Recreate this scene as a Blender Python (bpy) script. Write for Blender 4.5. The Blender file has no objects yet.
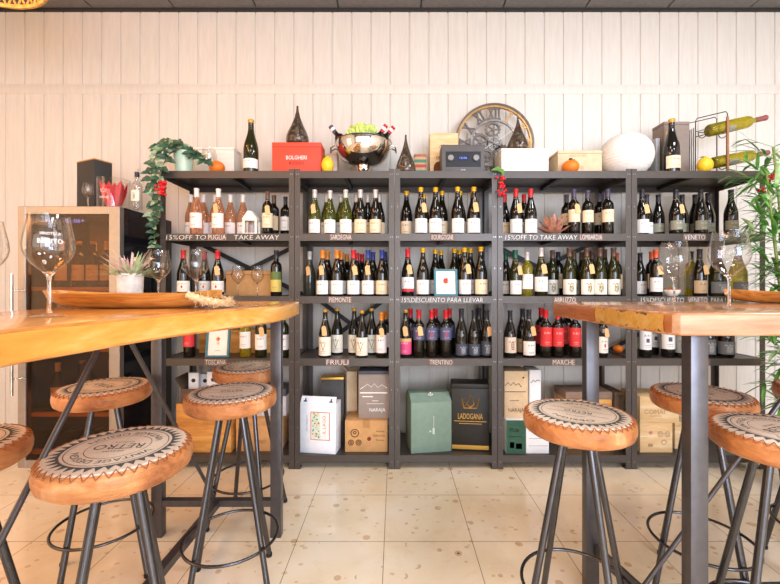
import bpy, bmesh, math, random
from mathutils import Vector, Matrix
random.seed(7)
PI = math.pi
SC = bpy.context.scene
COL = SC.collection
F, CX, HY, EYE = 395.0, 395.0, 286.0, 1.22

def PX(px, Y): return (px - CX) / F * Y
def PZ(py, Y): return EYE + (HY - py) / F * Y
def R(d): return math.radians(d)

# ------------------------------------------------------------------ materials
def lin(c):
    if isinstance(c, str):
        c = [int(c[i:i+2], 16) / 255 for i in (0, 2, 4)]
    return tuple((v / 12.92 if v <= .04045 else ((v + .055) / 1.055) ** 2.4) for v in c) + (1.0,)

class NT:
    def __init__(s, name):
        s.m = bpy.data.materials.new(name); s.m.use_nodes = True
        s.t = s.m.node_tree; s.t.nodes.clear()
        s.out = s.n('ShaderNodeOutputMaterial')
        s.b = s.n('ShaderNodeBsdfPrincipled'); s.l(s.b.outputs[0], s.out.inputs[0])
    def n(s, t, **k):
        x = s.t.nodes.new(t)
        for a, v in k.items(): setattr(x, a, v)
        return x
    def l(s, a, b): s.t.links.new(a, b)
    def set(s, **k):
        for a, v in k.items(): s.b.inputs[a.replace('_', ' ')].default_value = v
    def coord(s, kind='Object', scale=(1, 1, 1), rot=(0, 0, 0)):
        tc = s.n('ShaderNodeTexCoord'); mp = s.n('ShaderNodeMapping')
        mp.inputs['Scale'].default_value = scale; mp.inputs['Rotation'].default_value = rot
        s.l(tc.outputs[kind], mp.inputs[0]); return mp.outputs[0]
    def noise(s, vec, scale, detail=4, rough=.55, dist=0):
        x = s.n('ShaderNodeTexNoise'); x.inputs['Scale'].default_value = scale
        x.inputs['Detail'].default_value = detail; x.inputs['Roughness'].default_value = rough
        x.inputs['Distortion'].default_value = dist
        s.l(vec, x.inputs['Vector']); return x.outputs[0]
    def ramp(s, fac, stops, interp='LINEAR'):
        x = s.n('ShaderNodeValToRGB'); x.color_ramp.interpolation = interp
        e = x.color_ramp.elements
        while len(e) < len(stops): e.new(.5)
        for q, (p, c) in zip(e, stops): q.position = p; q.color = lin(c)
        s.l(fac, x.inputs[0]); return x.outputs[0]
    def math(s, op, a, b=None):
        x = s.n('ShaderNodeMath', operation=op)
        for i, v in enumerate((a, b)):
            if v is None: continue
            if isinstance(v, (int, float)): x.inputs[i].default_value = v
            else: s.l(v, x.inputs[i])
        return x.outputs[0]
    def mix(s, fac, a, b):
        x = s.n('ShaderNodeMix', data_type='RGBA')
        if isinstance(fac, (int, float)): x.inputs[0].default_value = fac
        else: s.l(fac, x.inputs[0])
        for i, v in ((6, a), (7, b)):
            if isinstance(v, (str, tuple, list)): x.inputs[i].default_value = lin(v)
            else: s.l(v, x.inputs[i])
        return x.outputs[2]
    def bump(s, h, strength=.2, dist=.01):
        x = s.n('ShaderNodeBump'); x.inputs['Strength'].default_value = strength
        x.inputs['Distance'].default_value = dist
        s.l(h, x.inputs['Height']); s.l(x.outputs[0], s.b.inputs['Normal'])

MATS = {}
def mat(name, color='808080', rough=.5, metal=0, spec=.5, trans=0, ior=1.45, noise=.06, nscale=30, emit=None, coat=0):
    """plain surface with a little procedural mottling"""
    if name in MATS: return MATS[name]
    t = NT(name)
    t.set(Roughness=rough, Metallic=metal, IOR=ior)
    t.b.inputs['Specular IOR Level'].default_value = spec
    t.b.inputs['Transmission Weight'].default_value = trans
    t.b.inputs['Coat Weight'].default_value = coat
    c = lin(color)
    if noise:
        nz = t.noise(t.coord(), nscale, 3)
        d = [max(0, min(1, x * (1 - noise * 2))) for x in c[:3]] + [1]
        e = [max(0, min(1, x * (1 + noise * 2))) for x in c[:3]] + [1]
        rp = t.n('ShaderNodeValToRGB'); rp.color_ramp.elements[0].color = d; rp.color_ramp.elements[1].color = e
        rp.color_ramp.elements[0].position = .3; rp.color_ramp.elements[1].position = .7
        t.l(nz, rp.inputs[0]); t.l(rp.outputs[0], t.b.inputs['Base Color'])
    else:
        t.b.inputs['Base Color'].default_value = c
    if emit:
        t.b.inputs['Emission Color'].default_value = lin(emit[0]); t.b.inputs['Emission Strength'].default_value = emit[1]
    MATS[name] = t.m
    return t.m

def wood(name, dark, mid, light, axis='X', scale=6, rough=.3, coat=0, stretch=12, bump=.05):
    if name in MATS: return MATS[name]
    t = NT(name)
    sc = {'X': (1, stretch, stretch), 'Y': (stretch, 1, stretch), 'Z': (stretch, stretch, 1)}[axis]
    v = t.coord('Object', sc)
    a = t.noise(v, scale * .35, 5, .6, 1.2)
    b = t.noise(v, scale * 2.2, 4, .6)
    s = t.math('ADD', t.math('MULTIPLY', a, .75), t.math('MULTIPLY', b, .25))
    c = t.ramp(s, [(.3, dark), (.47, mid), (.62, light)])
    t.l(c, t.b.inputs['Base Color'])
    t.set(Roughness=rough); t.b.inputs['Coat Weight'].default_value = coat
    t.b.inputs['Coat Roughness'].default_value = .08
    if bump: t.bump(s, bump, .004)
    MATS[name] = t.m
    return t.m

def label_mat(name, base, ink='3a3330', art=None, artcol='a02020', band=None):
    """paper wine label: rows of small print, plus an emblem (UV space)"""
    if name in MATS: return MATS[name]
    t = NT(name); t.set(Roughness=.6)
    tc = t.n('ShaderNodeTexCoord'); sp = t.n('ShaderNodeSeparateXYZ'); t.l(tc.outputs['UV'], sp.inputs[0])
    u, v = sp.outputs[0], sp.outputs[1]
    mp = t.n('ShaderNodeMapping'); mp.inputs['Scale'].default_value = (34, 9, 1); t.l(tc.outputs['UV'], mp.inputs[0])
    nz = t.noise(mp.outputs[0], 1, 2, .5)
    letters = t.math('GREATER_THAN', nz, .5)
    def rng(x, a, b): return t.math('MULTIPLY', t.math('GREATER_THAN', x, a), t.math('LESS_THAN', x, b))
    rows = t.math('MAXIMUM', t.math('MULTIPLY', rng(v, .66, .76), rng(u, .3, .7)),
                  t.math('MAXIMUM', t.math('MULTIPLY', rng(v, .2, .25), rng(u, .34, .66)), t.math('MULTIPLY', rng(v, .11, .15), rng(u, .38, .62))))
    fac = t.math('MULTIPLY', rows, letters)
    c = t.mix(t.math('MULTIPLY', fac, .75), base, ink)
    if art in ('dot', 'ring', 'square', 'blob', 'vee'):
        du = t.math('MULTIPLY', t.math('SUBTRACT', u, .5), 2.4); dv = t.math('SUBTRACT', v, .46)
        d = t.math('SQRT', t.math('ADD', t.math('MULTIPLY', du, du), t.math('MULTIPLY', dv, dv)))
        if art == 'dot': a = t.math('LESS_THAN', d, .13)
        elif art == 'ring': a = t.math('MULTIPLY', t.math('LESS_THAN', d, .3), t.math('GREATER_THAN', t.math('SINE', t.math('MULTIPLY', d, 60)), -.2))
        elif art == 'square': a = t.math('MULTIPLY', rng(u, .4, .6), rng(v, .36, .56))
        elif art == 'vee': a = t.math('MULTIPLY', t.math('LESS_THAN', t.math('ABSOLUTE', t.math('SUBTRACT', t.math('MULTIPLY', t.math('ABSOLUTE', du), 1.3), t.math('ADD', dv, .18))), .07), t.math('LESS_THAN', t.math('ABSOLUTE', dv), .2))
        else: a = t.math('MULTIPLY', t.math('LESS_THAN', d, .33), t.math('GREATER_THAN', nz, .46))
        c = t.mix(a, c, artcol)
    if band: c = t.mix(rng(v, band[1], band[2]), c, band[0])
    t.l(c, t.b.inputs['Base Color'])
    MATS[name] = t.m
    return t.m

# ------------------------------------------------------------------ mesh helpers
def new(): return bmesh.new()

def box(bm, x0, x1, y0, y1, z0, z1, mi=0):
    vs = [bm.verts.new((x, y, z)) for z in (z0, z1) for y in (y0, y1) for x in (x0, x1)]
    fs = [(0, 2, 3, 1), (4, 5, 7, 6), (0, 1, 5, 4), (2, 6, 7, 3), (0, 4, 6, 2), (1, 3, 7, 5)]
    out = []
    for f in fs:
        q = bm.faces.new([vs[i] for i in f]); q.material_index = mi; out.append(q)
    return out

def bevel_all(bm, w, seg=2, ang=40):
    bm.normal_update()
    es = [e for e in bm.edges if len(e.link_faces) == 2 and e.calc_face_angle(0) > R(ang)]
    bmesh.ops.bevel(bm, geom=es, offset=w, segments=seg, affect='EDGES', profile=.5, clamp_overlap=True)

def frame_of(d):
    d = d.normalized()
    up = Vector((0, 0, 1)) if abs(d.z) < .95 else Vector((1, 0, 0))
    a = d.cross(up).normalized(); b = a.cross(d).normalized()
    return a, b

def tube(bm, pts, r, seg=8, closed=False, caps=True, mi=0):
    pts = [Vector(p) for p in pts]; n = len(pts)
    rs = r if isinstance(r, (list, tuple)) else [r] * n
    rings = []; a = None
    for i, p in enumerate(pts):
        if closed: d = pts[(i + 1) % n] - pts[i - 1]
        else: d = pts[min(i + 1, n - 1)] - pts[max(i - 1, 0)]
        if d.length < 1e-9: d = Vector((0, 0, 1))
        d.normalize()
        if a is None: a, b = frame_of(d)
        else:
            a = (a - d * a.dot(d))
            if a.length < 1e-6: a, b = frame_of(d)
            a.normalize(); b = d.cross(a)
        b = d.cross(a)
        rings.append([bm.verts.new(p + (a * math.cos(2 * PI * k / seg) + b * math.sin(2 * PI * k / seg)) * rs[i]) for k in range(seg)])
    m = n if closed else n - 1
    for i in range(m):
        A, B = rings[i], rings[(i + 1) % n]
        for k in range(seg):
            f = bm.faces.new((A[k], A[(k + 1) % seg], B[(k + 1) % seg], B[k])); f.material_index = mi
    if caps and not closed:
        f = bm.faces.new(rings[0][::-1]); f.material_index = mi
        f = bm.faces.new(rings[-1]); f.material_index = mi

def bar(bm, p0, p1, w, h=None, mi=0):
    """square bar between two points"""
    h = h or w
    p0, p1 = Vector(p0), Vector(p1); a, b = frame_of(p1 - p0)
    vs = [bm.verts.new(p + a * sx * w / 2 + b * sy * h / 2) for p in (p0, p1) for sx, sy in ((-1, -1), (1, -1), (1, 1), (-1, 1))]
    for f in ((3, 2, 1, 0), (4, 5, 6, 7), (0, 1, 5, 4), (1, 2, 6, 5), (2, 3, 7, 6), (3, 0, 4, 7)):
        q = bm.faces.new([vs[i] for i in f]); q.material_index = mi

def lathe(bm, prof, seg=20, c=(0, 0, 0), mi=0, sx=1, sy=1):
    rings = []
    for r, z in prof:
        if r < 1e-6: rings.append([bm.verts.new((c[0], c[1], c[2] + z))])
        else: rings.append([bm.verts.new((c[0] + r * sx * math.cos(2 * PI * k / seg), c[1] + r * sy * math.sin(2 * PI * k / seg), c[2] + z)) for k in range(seg)])
    for A, B in zip(rings, rings[1:]):
        if len(A) == 1 and len(B) == 1: continue
        for k in range(seg):
            k2 = (k + 1) % seg
            if len(A) == 1: f = bm.faces.new((A[0], B[k2], B[k]))
            elif len(B) == 1: f = bm.faces.new((A[k], A[k2], B[0]))
            else: f = bm.faces.new((A[k], A[k2], B[k2], B[k]))
            f.material_index = mi

def ball(bm, c, r, seg=12, rings=8, sz=1, mi=0):
    lathe(bm, [(r * math.sin(PI * i / rings), -r * sz * math.cos(PI * i / rings)) for i in range(rings + 1)], seg, c, mi)

def prism(bm, poly, z0, z1, mi=0, mside=None):
    n = len(poly)
    lo = [bm.verts.new((x, y, z0)) for x, y in poly]; hi = [bm.verts.new((x, y, z1)) for x, y in poly]
    f = bm.faces.new(lo[::-1]); f.material_index = mi
    f = bm.faces.new(hi); f.material_index = mi
    for i in range(n):
        f = bm.faces.new((lo[i], lo[(i + 1) % n], hi[(i + 1) % n], hi[i])); f.material_index = (mside(i) if mside else mi)

def xf(bm, verts, M):
    for v in verts: v.co = M @ v.co

_TXT = {}
def text(bm, s, width=None, height=None, M=Matrix(), mi=0, bend=None, shear=0):
    """lettering in the local XZ plane facing -Y, centred, then moved by M"""
    if s not in _TXT:
        cu = bpy.data.curves.new('lettering', 'FONT'); cu.body = s.lstrip('~'); cu.offset = -.016 if s[0] == '~' else 0; cu.size = 1; cu.resolution_u = 2
        ob = bpy.data.objects.new('lettering', cu)
        me = bpy.data.meshes.new_from_object(ob)
        vs = [(v.co.x, v.co.y) for v in me.vertices]; ps = [tuple(p.vertices) for p in me.polygons]
        bpy.data.objects.remove(ob); bpy.data.meshes.remove(me); bpy.data.curves.remove(cu)
        _TXT[s] = (vs, ps)
    vs, ps = _TXT[s]
    if not vs: return
    x0, x1 = min(v[0] for v in vs), max(v[0] for v in vs); y0, y1 = min(v[1] for v in vs), max(v[1] for v in vs)
    sx = width / (x1 - x0) if width else None; sy = height / (y1 - y0) if height else None
    sx = sx or sy; sy = sy or sx
    out = []
    for x, y in vs:
        X, Z = (x - (x0 + x1) / 2) * sx, (y - (y0 + y1) / 2) * sy
        X += Z * shear
        p = bend(X, Z) if bend else Vector((X, 0, Z))
        out.append(bm.verts.new(M @ p))
    for p in ps:
        try:
            f = bm.faces.new([out[i] for i in p]); f.material_index = mi
        except ValueError: pass

def mk(name, bm, m, parent=None, smooth=35, loc=None, mesh_only=False):
    bm.normal_update()
    me = bpy.data.meshes.new(name); bm.to_mesh(me); bm.free()
    for x in (m if isinstance(m, (list, tuple)) else [m]): me.materials.append(x)
    if smooth:
        me.shade_smooth(); me.set_sharp_from_angle(angle=R(smooth))
    if mesh_only: return me
    return put(name, me, parent, loc)

def put(name, me, parent=None, loc=None, rz=0):
    o = bpy.data.objects.new(name, me); COL.objects.link(o)
    if parent is not None: o.parent = parent
    if loc is not None: o.location = loc
    if rz: o.rotation_euler = (0, 0, rz)
    return o

def tag(o, label, cat, group=None):
    o['label'] = label; o['category'] = cat
    if group: o['group'] = group
    return o

def thing(name, label, cat, loc=(0, 0, 0), rz=0, group=None):
    o = bpy.data.objects.new(name, None); COL.objects.link(o); o.empty_display_size = .05
    o.location = loc; o.rotation_euler = (0, 0, rz)
    return tag(o, label, cat, group)

def struct(name, bm, m, smooth=0):
    o = mk(name, bm, m, None, smooth); o['kind'] = 'structure'; return o

def dup(root, loc, rz, label, group=None):
    r = root.copy(); COL.objects.link(r); r.location = loc; r.rotation_euler = (0, 0, rz); r['label'] = label
    if group: r['group'] = group
    for ch in list(root.children):
        c = ch.copy(); COL.objects.link(c); c.parent = r
        for g in list(ch.children):
            d = g.copy(); COL.objects.link(d); d.parent = c
    return r

def flat(u, v=Vector((0, 0, 1)), o=Vector()):
    """matrix for text(): local X -> u, local Z -> v, placed at o"""
    u = Vector(u); v = Vector(v); n = u.cross(v)
    M = Matrix.Identity(4)
    M.col[0][:3] = u; M.col[1][:3] = -n; M.col[2][:3] = v; M.col[3][:3] = Vector(o)
    return M

def thin_mat(name, tint='ffffff', f0=.05, f1=.75, rough=.01):
    """a thin pane or glass wall: clear straight through, mirror-like towards grazing angles"""
    t = NT(name); t.t.nodes.remove(t.b)
    a = t.n('ShaderNodeBsdfTransparent'); a.inputs[0].default_value = lin(tint); g = t.n('ShaderNodeBsdfGlossy'); g.inputs['Roughness'].default_value = rough
    lw = t.n('ShaderNodeLayerWeight'); lw.inputs[0].default_value = .5
    p = t.math('POWER', lw.outputs['Facing'], 5.0); f = t.math('ADD', t.math('MULTIPLY', p, f1), f0)
    m = t.n('ShaderNodeMixShader'); t.l(f, m.inputs[0]); t.l(a.outputs[0], m.inputs[1]); t.l(g.outputs[0], m.inputs[2]); t.l(m.outputs[0], t.out.inputs[0]); return t.m
# ------------------------------------------------------------------ the setting
def wall_material():
    t = NT('painted_boards'); t.set(Roughness=.5)
    v = t.coord('Object', (9, 9, .8))
    a = t.noise(v, 6, 5, .6, .6)
    c = t.ramp(a, [(.3, 'd3cbbf'), (.55, 'd9d2c7'), (.75, 'ddd7cd')])
    t.l(c, t.b.inputs['Base Color']); t.bump(a, .06, .003)
    return t.m
def floor_material():
    t = NT('stone_tiles'); t.set(Roughness=.13)
    v = t.coord('Object')
    big = t.noise(v, 2.2, 5, .6, .4)
    c = t.ramp(big, [(.3, 'e6d2ae'), (.5, 'f0dfc0'), (.72, 'f6ead6')])
    fine = t.noise(v, 14, 5, .65, .5)
    c = t.mix(t.ramp(fine, [(.55, '000000'), (.72, '707070')]), c, 'bd9a74')
    vo = t.n('ShaderNodeTexVoronoi'); vo.inputs['Scale'].default_value = 9; t.l(v, vo.inputs['Vector'])
    chip = t.math('MULTIPLY', t.math('LESS_THAN', vo.outputs['Distance'], .17), t.math('GREATER_THAN', t.noise(v, 5, 2), .47))
    c = t.mix(t.math('MULTIPLY', chip, .55), c, 'b98a58')
    vq = t.n('ShaderNodeTexVoronoi'); vq.inputs['Scale'].default_value = 17; t.l(t.coord('Object', (1, 1.3, 1)), vq.inputs['Vector'])
    c = t.mix(t.math('MULTIPLY', t.math('MULTIPLY', t.math('LESS_THAN', vq.outputs['Distance'], .2), t.math('GREATER_THAN', t.noise(v, 8, 2), .5)), .5), c, 'c89a68')
    chip2 = t.math('MULTIPLY', t.math('LESS_THAN', vo.outputs['Distance'], .07), t.math('GREATER_THAN', t.noise(v, 3.1, 2), .62))
    c = t.mix(chip2, c, '5a4632')
    vp = t.n('ShaderNodeTexVoronoi'); vp.inputs['Scale'].default_value = 24; t.l(v, vp.inputs['Vector'])
    c = t.mix(t.math('MULTIPLY', t.math('LESS_THAN', vp.outputs['Distance'], .2), .3), c, 'f2e4cf')
    sp = t.n('ShaderNodeSeparateXYZ'); t.l(t.coord('Object'), sp.inputs[0])
    def seam(x, off):
        f = t.math('FRACT', t.math('ADD', t.math('DIVIDE', t.math('SUBTRACT', x, off), .42), 50))
        return t.math('LESS_THAN', f, .008)
    g = t.math('MAXIMUM', seam(sp.outputs[0], -.053), seam(sp.outputs[1], 1.884))
    c = t.mix(t.math('MULTIPLY', g, .85), c, '7c6650')
    t.l(c, t.b.inputs['Base Color'])
    t.l(t.math('ADD', t.math('MULTIPLY', fine, .08), .05), t.b.inputs['Roughness'])
    return t.m
WX0, WX1, WY0, WY1, CZ = -3.7, 3.7, -3.4, 3.12, 3.405
bm = new(); box(bm, WX0, WX1, WY0, WY1 + .1, -.06, 0); struct('floor', bm, floor_material())
# back wall: boards with grooves between them, in two tiers with a flat rail between
M_WALL = wall_material()
def boards(bm, z0, z1, y):
    n = 0; p = .1519; x = 2.088 - p * 40
    while x < WX0: x += p
    prof = [(WX0, 0)]
    while x < WX1:
        prof += [(x - .006, 0), (x - .0022, .009), (x + .0022, .009), (x + .006, 0)]; x += p
    prof += [(WX1, 0)]
    lo = [bm.verts.new((a, y + d, z0)) for a, d in prof]; hi = [bm.verts.new((a, y + d, z1)) for a, d in prof]
    for i in range(len(prof) - 1): bm.faces.new((lo[i], lo[i + 1], hi[i + 1], hi[i]))
bm = new(); boards(bm, 0, 2.735, WY1); boards(bm, 2.805, CZ, WY1)
box(bm, WX0, WX1, WY1 + .017, WY1 + .1, 0, CZ); struct('wall_back', bm, M_WALL)
bm = new(); box(bm, WX0, WX1, WY1 - .006, WY1 + .02, 2.735, 2.81); bevel_all(bm, .003, 2); struct('trim_1', bm, M_WALL, 30)
bm = new(); box(bm, WX0, WX1, WY1 - .02, WY1 + .01, 3.383, CZ); struct('trim_2', bm, mat('dark_trim', '2c2a28', .6))
M_SIDE = mat('cream_plaster', 'e6d6c2', .8)
bm = new(); box(bm, WX0 - .1, WX0, WY0, WY1 + .1, 0, CZ); struct('wall_left', bm, M_SIDE)
bm = new(); box(bm, WX1, WX1 + .1, WY0, WY1 + .1, 0, CZ); struct('wall_right', bm, M_SIDE)
# ceiling of dark panels
M_CEIL = mat('grey_ceiling_panel', '6f6d6c', .8)
bm = new(); box(bm, WX0, WX1, WY0, WY1 + .1, CZ + .02, CZ + .1)
x = PX(92, 3.1) - .645 * 6
while x < WX1:
    for k in range(11):
        y1 = WY1 - .02 - k * .62
        a, b = max(WX0, x + .006), min(WX1, x + .639)
        if b > a: box(bm, a, b, y1 - .61, y1, CZ, CZ + .03)
    x += .645
struct('ceiling', bm, M_CEIL)
# shop front behind the camera: piers and a low sill, the openings let the daylight in
M_FRONT = mat('front_plaster', 'd8cfc2', .8)
bm = new()
for a, b in ((WX0, -3.2), (-.75, -.55), (.75, .95), (3.3, WX1)): box(bm, a, b, WY0 - .15, WY0, 0, CZ)
box(bm, WX0, WX1, WY0 - .15, WY0, 2.95, CZ); box(bm, -3.2, -.75, WY0 - .15, WY0, 0, .45); box(bm, .95, 3.3, WY0 - .15, WY0, 0, .45)
struct('wall_front', bm, M_FRONT)
M_DARK = mat('dark_window_frame', '2a2a2c', .4)
for i, (a, b, z0) in enumerate(((-3.2, -.75, .45), (.95, 3.3, .45))):
    bm = new()
    for x in (a + .03, (a + b) / 2, b - .03): bar(bm, (x, WY0 - .07, z0), (x, WY0 - .07, 2.95), .06)
    for z in (z0 + .03, 2.92): bar(bm, (a, WY0 - .07, z), (b, WY0 - .07, z), .06)
    struct('window_%d' % (i + 1), bm, M_DARK)

# ------------------------------------------------------------------ camera, light
cam = bpy.data.objects.new('camera', bpy.data.cameras.new('camera')); COL.objects.link(cam)
cam.location = (0, 0, EYE); cam.rotation_euler = (PI / 2, 0, 0)
cam.data.sensor_width = 36; cam.data.lens = 36 * F / 780
cam.data.shift_x = -(CX - 390) / 780; cam.data.shift_y = -(292 - HY) / 780
cam.data.clip_start = .02
SC.camera = cam
w = bpy.data.worlds.new('daylight'); SC.world = w; w.use_nodes = True
bg = w.node_tree.nodes['Background']; bg.inputs[0].default_value = lin('eef1f6'); bg.inputs[1].default_value = 1.0
def area(name, loc, rot, sx, sy, power, col, shape='RECTANGLE'):
    l = bpy.data.lights.new(name, 'AREA'); l.shape = shape; l.size = sx; l.size_y = sy; l.energy = power; l.color = lin(col)[:3]
    o = bpy.data.objects.new(name, l); COL.objects.link(o); o.location = loc; o.rotation_euler = rot; return o
# daylight through the two shop windows and the door between them
area('daylight_left_window', (-1.97, WY0 + .02, 1.7), (R(90), 0, 0), 2.4, 2.4, 75, 'fff0e0')
area('daylight_right_window', (2.1, WY0 + .02, 1.7), (R(90), 0, 0), 2.3, 2.4, 450, 'd9e6ff')
area('daylight_door', (0.1, WY0 + .02, 1.45), (R(90), 0, 0), 1.2, 2.8, 105, 'f4f7ff')
# ceiling lamps of the room
for i, (x, y, p, c) in enumerate(((-2.0, -.6, 38, 'ffe8d0'), (0, -.6, 40, 'fffaf6'), (2.0, -.6, 55, 'eef3ff'), (-2.1, 1.0, 12, 'ffdcb0'), (0, 1.0, 24, 'fffaf4'), (2.2, 1.0, 85, 'eef3ff'))):
    area('ceiling_panel_light', (x, y, CZ - .03), (0, 0, 0), .6, .6, p, c)
def spot(name, loc, target, power, col, angle, rad=.08):
    l = bpy.data.lights.new(name, 'SPOT'); l.energy = power; l.color = lin(col)[:3]; l.spot_size = R(angle); l.spot_blend = 1; l.shadow_soft_size = rad
    o = bpy.data.objects.new(name, l); COL.objects.link(o); o.location = loc; o.rotation_euler = (Vector(target) - Vector(loc)).to_track_quat('-Z', 'Y').to_euler(); return o
# warm lamps over the left half, and an added fill at the windowless left wall
area('warm_ceiling_lamp', (-2.3, .5, CZ - .03), (R(14), R(-4), 0), .9, .9, 66, 'ff9636')
area('warm_ceiling_lamp', (-1.3, -.9, CZ - .03), (R(10), 0, 0), .9, .9, 20, 'ffa550')
area('daylight_side_window', (WX0 + .02, .3, 1.75), (0, R(-90), 0), 1.7, 1.5, 40, 'ffc890')
def point(name, loc, power, col, rad=.06):
    l = bpy.data.lights.new(name, 'POINT'); l.energy = power; l.color = lin(col)[:3]; l.shadow_soft_size = rad
    o = bpy.data.objects.new(name, l); COL.objects.link(o); o.location = loc; return o
SC.view_settings.view_transform = 'Standard'; SC.view_settings.look = 'None'; SC.view_settings.gamma = 1
SC.view_settings.use_curve_mapping = False; SC.view_settings.exposure = -.74

# ------------------------------------------------------------------ shelving racks
M_RACK = mat('anthracite_steel', '544e49', .4, .5, noise=.02, nscale=12)
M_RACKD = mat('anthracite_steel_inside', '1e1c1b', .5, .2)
M_BOLT = mat('bolt_steel', '8c8882', .3, .9)
YF, YB = 2.63, 3.04
LV = [1.987, 1.569, 1.152, .737, .0925]; LIP = .048
EDGE = [PX(160, YF), PX(294.5, YF), PX(394.5, YF), PX(497.5, YF), PX(631.5, YF), PX(765.5, YF)]
RACKNAME = ['first', 'second', 'middle', 'fourth', 'last']
RACKLAB = ['dark steel shelving rack beside the wine fridge, with the ivy pot on top',
           'narrow dark steel rack holding the red and steel bowl on top',
           'narrow dark steel rack with the black radio on top',
           'wide steel rack with the paper lantern on top',
           'wide steel rack at the bamboo plant, with the wire bottle holder on top']
RACKS = []
for k in range(5):
    x0, x1 = EDGE[k] + .0015, EDGE[k + 1] - .0015
    W = x1 - x0
    root = thing('shelving_rack', RACKLAB[k], 'shelf', (x0, YF, 0), 0, 'steel shelving racks along the wall')
    RACKS.append(root)
    D = YB - YF
    for fx, fy in ((0, 0), (1, 0), (0, 1), (1, 1)):
        bm = new(); s = 1 if fx == 0 else -1; X = fx * W; Yq = fy * D; q = 1 if fy == 0 else -1
        xa, xb = sorted((X, X + s * .036)); ya, yb = sorted((Yq, Yq + q * .002))
        prof = 2.0 if fy == 0 else 1.995
        # angle profile: a face across and a face in depth
        poly = [(X, Yq), (X + s * .036, Yq), (X + s * .036, Yq + q * .0025), (X + s * .0025, Yq + q * .0025), (X + s * .0025, Yq + q * .036), (X, Yq + q * .036)]
        if s * q < 0: poly = poly[::-1]
        prism(bm, poly, 0, prof)
        box(bm, *sorted((X, X + s * .038)), *sorted((Yq - q * .001, Yq + q * .038)), 0, .012)
        if fy == 0:
            for z in LV[:4] + [1.77, 1.36, .94, .55, .3, .07]:
                for dx in ((.018,) if z not in LV else (.012, .024)):
                    c = (X + s * dx, -.0015, z - .022)
                    tube(bm, [(c[0], .002, c[2]), (c[0], -.0014, c[2])], .0042, 6, mi=1)
        mk('post', bm, [M_RACK, M_BOLT], root, 0)
    for i, z in enumerate(LV):
        bm = new(); t = .004
        a, b = .001, W - .001
        box(bm, a + .003, b - .003, .004, D - .004, z - .008, z - .003)      # deck
        box(bm, a + .034, b - .034, .0005, .006, z - LIP, z)                     # lips
        box(bm, a + .034, b - .034, D - .006, D - .0005, z - LIP, z)
        box(bm, a + .003, a + .007, .034, D - .034, z - LIP, z); box(bm, b - .007, b - .003, .034, D - .034, z - LIP, z)
        sh = mk('shelf', bm, M_RACK, root, 0)
        bm = new(); box(bm, W / 2 - .012, W / 2 + .012, .007, D - .007, z - .034, z - .0085)
        mk('support_bar', bm, M_RACKD, sh, 0)
    if k in (0, 1, 3, 4):
        bm = new(); za, zb = (1.15, 1.56) if k in (0, 3) else (.7, 1.15)
        bar(bm, (.03, D + .004, za), (W - .03, D + .004, zb), .003, .032); bar(bm, (.03, D + .008, zb), (W - .03, D + .008, za), .003, .032)
        mk('cross_brace', bm, M_RACKD, root, 0)

# chalk writing on the lips (marks on the racks) and little black name cards
M_CHALK = mat('white_chalk', 'f2ece4', .9, noise=.1, nscale=200)
M_CARD = mat('brown_black_card', '705a50', .8)
def lipz(lv): return LV[lv] - LIP / 2
def chalk(rack, lv, px0, px1, s, h=.03):
    bm = new(); xa, xb = PX(px0, YF), PX(px1, YF)
    text(bm, '~' + s, xb - xa, h, flat((1, 0, 0), (0, 0, 1), ((xa + xb) / 2 - RACKS[rack].location.x, -.0008, lipz(lv) - .001)), shear=.1)
    mk('chalk_writing', bm, M_CHALK, RACKS[rack], 0)
def card(lv, px0, px1, s, rackname):
    xa, xb = PX(px0, YF), PX(px1, YF)
    t = thing('name_card', 'small dark card chalked %s on the front edge of the %s rack' % (s.upper() if s else 'with a ring', rackname), 'shelf label', ((xa + xb) / 2, YF, LV[lv] - LIP), 0, 'chalked region cards on the racks')
    bm = new(); box(bm, -(xb - xa) / 2, (xb - xa) / 2, -.0022, .0003, .001, LIP - .001); mk('card', bm, M_CARD, t, 0)
    bm = new()
    if s: text(bm, '~' + s, (xb - xa) * .9, .032, flat((1, 0, 0), (0, 0, 1), (0, -.003, LIP / 2)))
    else: tube(bm, [(.011 * math.cos(a * PI / 8), -.003, LIP / 2 + .015 * math.sin(a * PI / 8)) for a in range(16)], .0015, 4, True)
    mk('lettering', bm, M_CHALK, t, 0)
chalk(0, 1, 166.5, 206, '15%OFF TO'); card(1, 207.5, 227, 'PUGLIA', 'first'); chalk(0, 1, 234, 279, 'TAKE AWAY')
card(1, 329.5, 352.5, 'SARDEGNA', 'second'); card(1, 430.5, 454.5, 'BOURGOGNE', 'middle')
chalk(3, 1, 505.5, 577, '15%OFF TO TAKE AWAY'); card(1, 579, 603, 'LOMBARDIA', 'fourth'); card(1, 683, 706, 'VENETO', 'last')
card(2, 207, 234, 'TOSCANA', 'first'); card(2, 328, 352, 'PIEMONTE', 'second'); chalk(2, 2, 402, 483, '15%DESCUENTO PARA LLEVAR')
card(2, 553, 576.5, 'ABRUZZO', 'fourth'); chalk(4, 2, 641, 684, '15%DESCUENTO'); card(2, 687, 708, 'VENETO', 'last'); chalk(4, 2, 711, 742, 'PARA LLEVAR')
card(3, 204.5, 227, 'TOSCANA', 'first'); card(3, 325.5, 349.5, 'FRIULI', 'second'); card(3, 428.5, 453.5, 'TRENTINO', 'middle')
card(3, 551.5, 575.5, 'MARCHE', 'fourth'); card(3, 702, 710, '', 'last')
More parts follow.
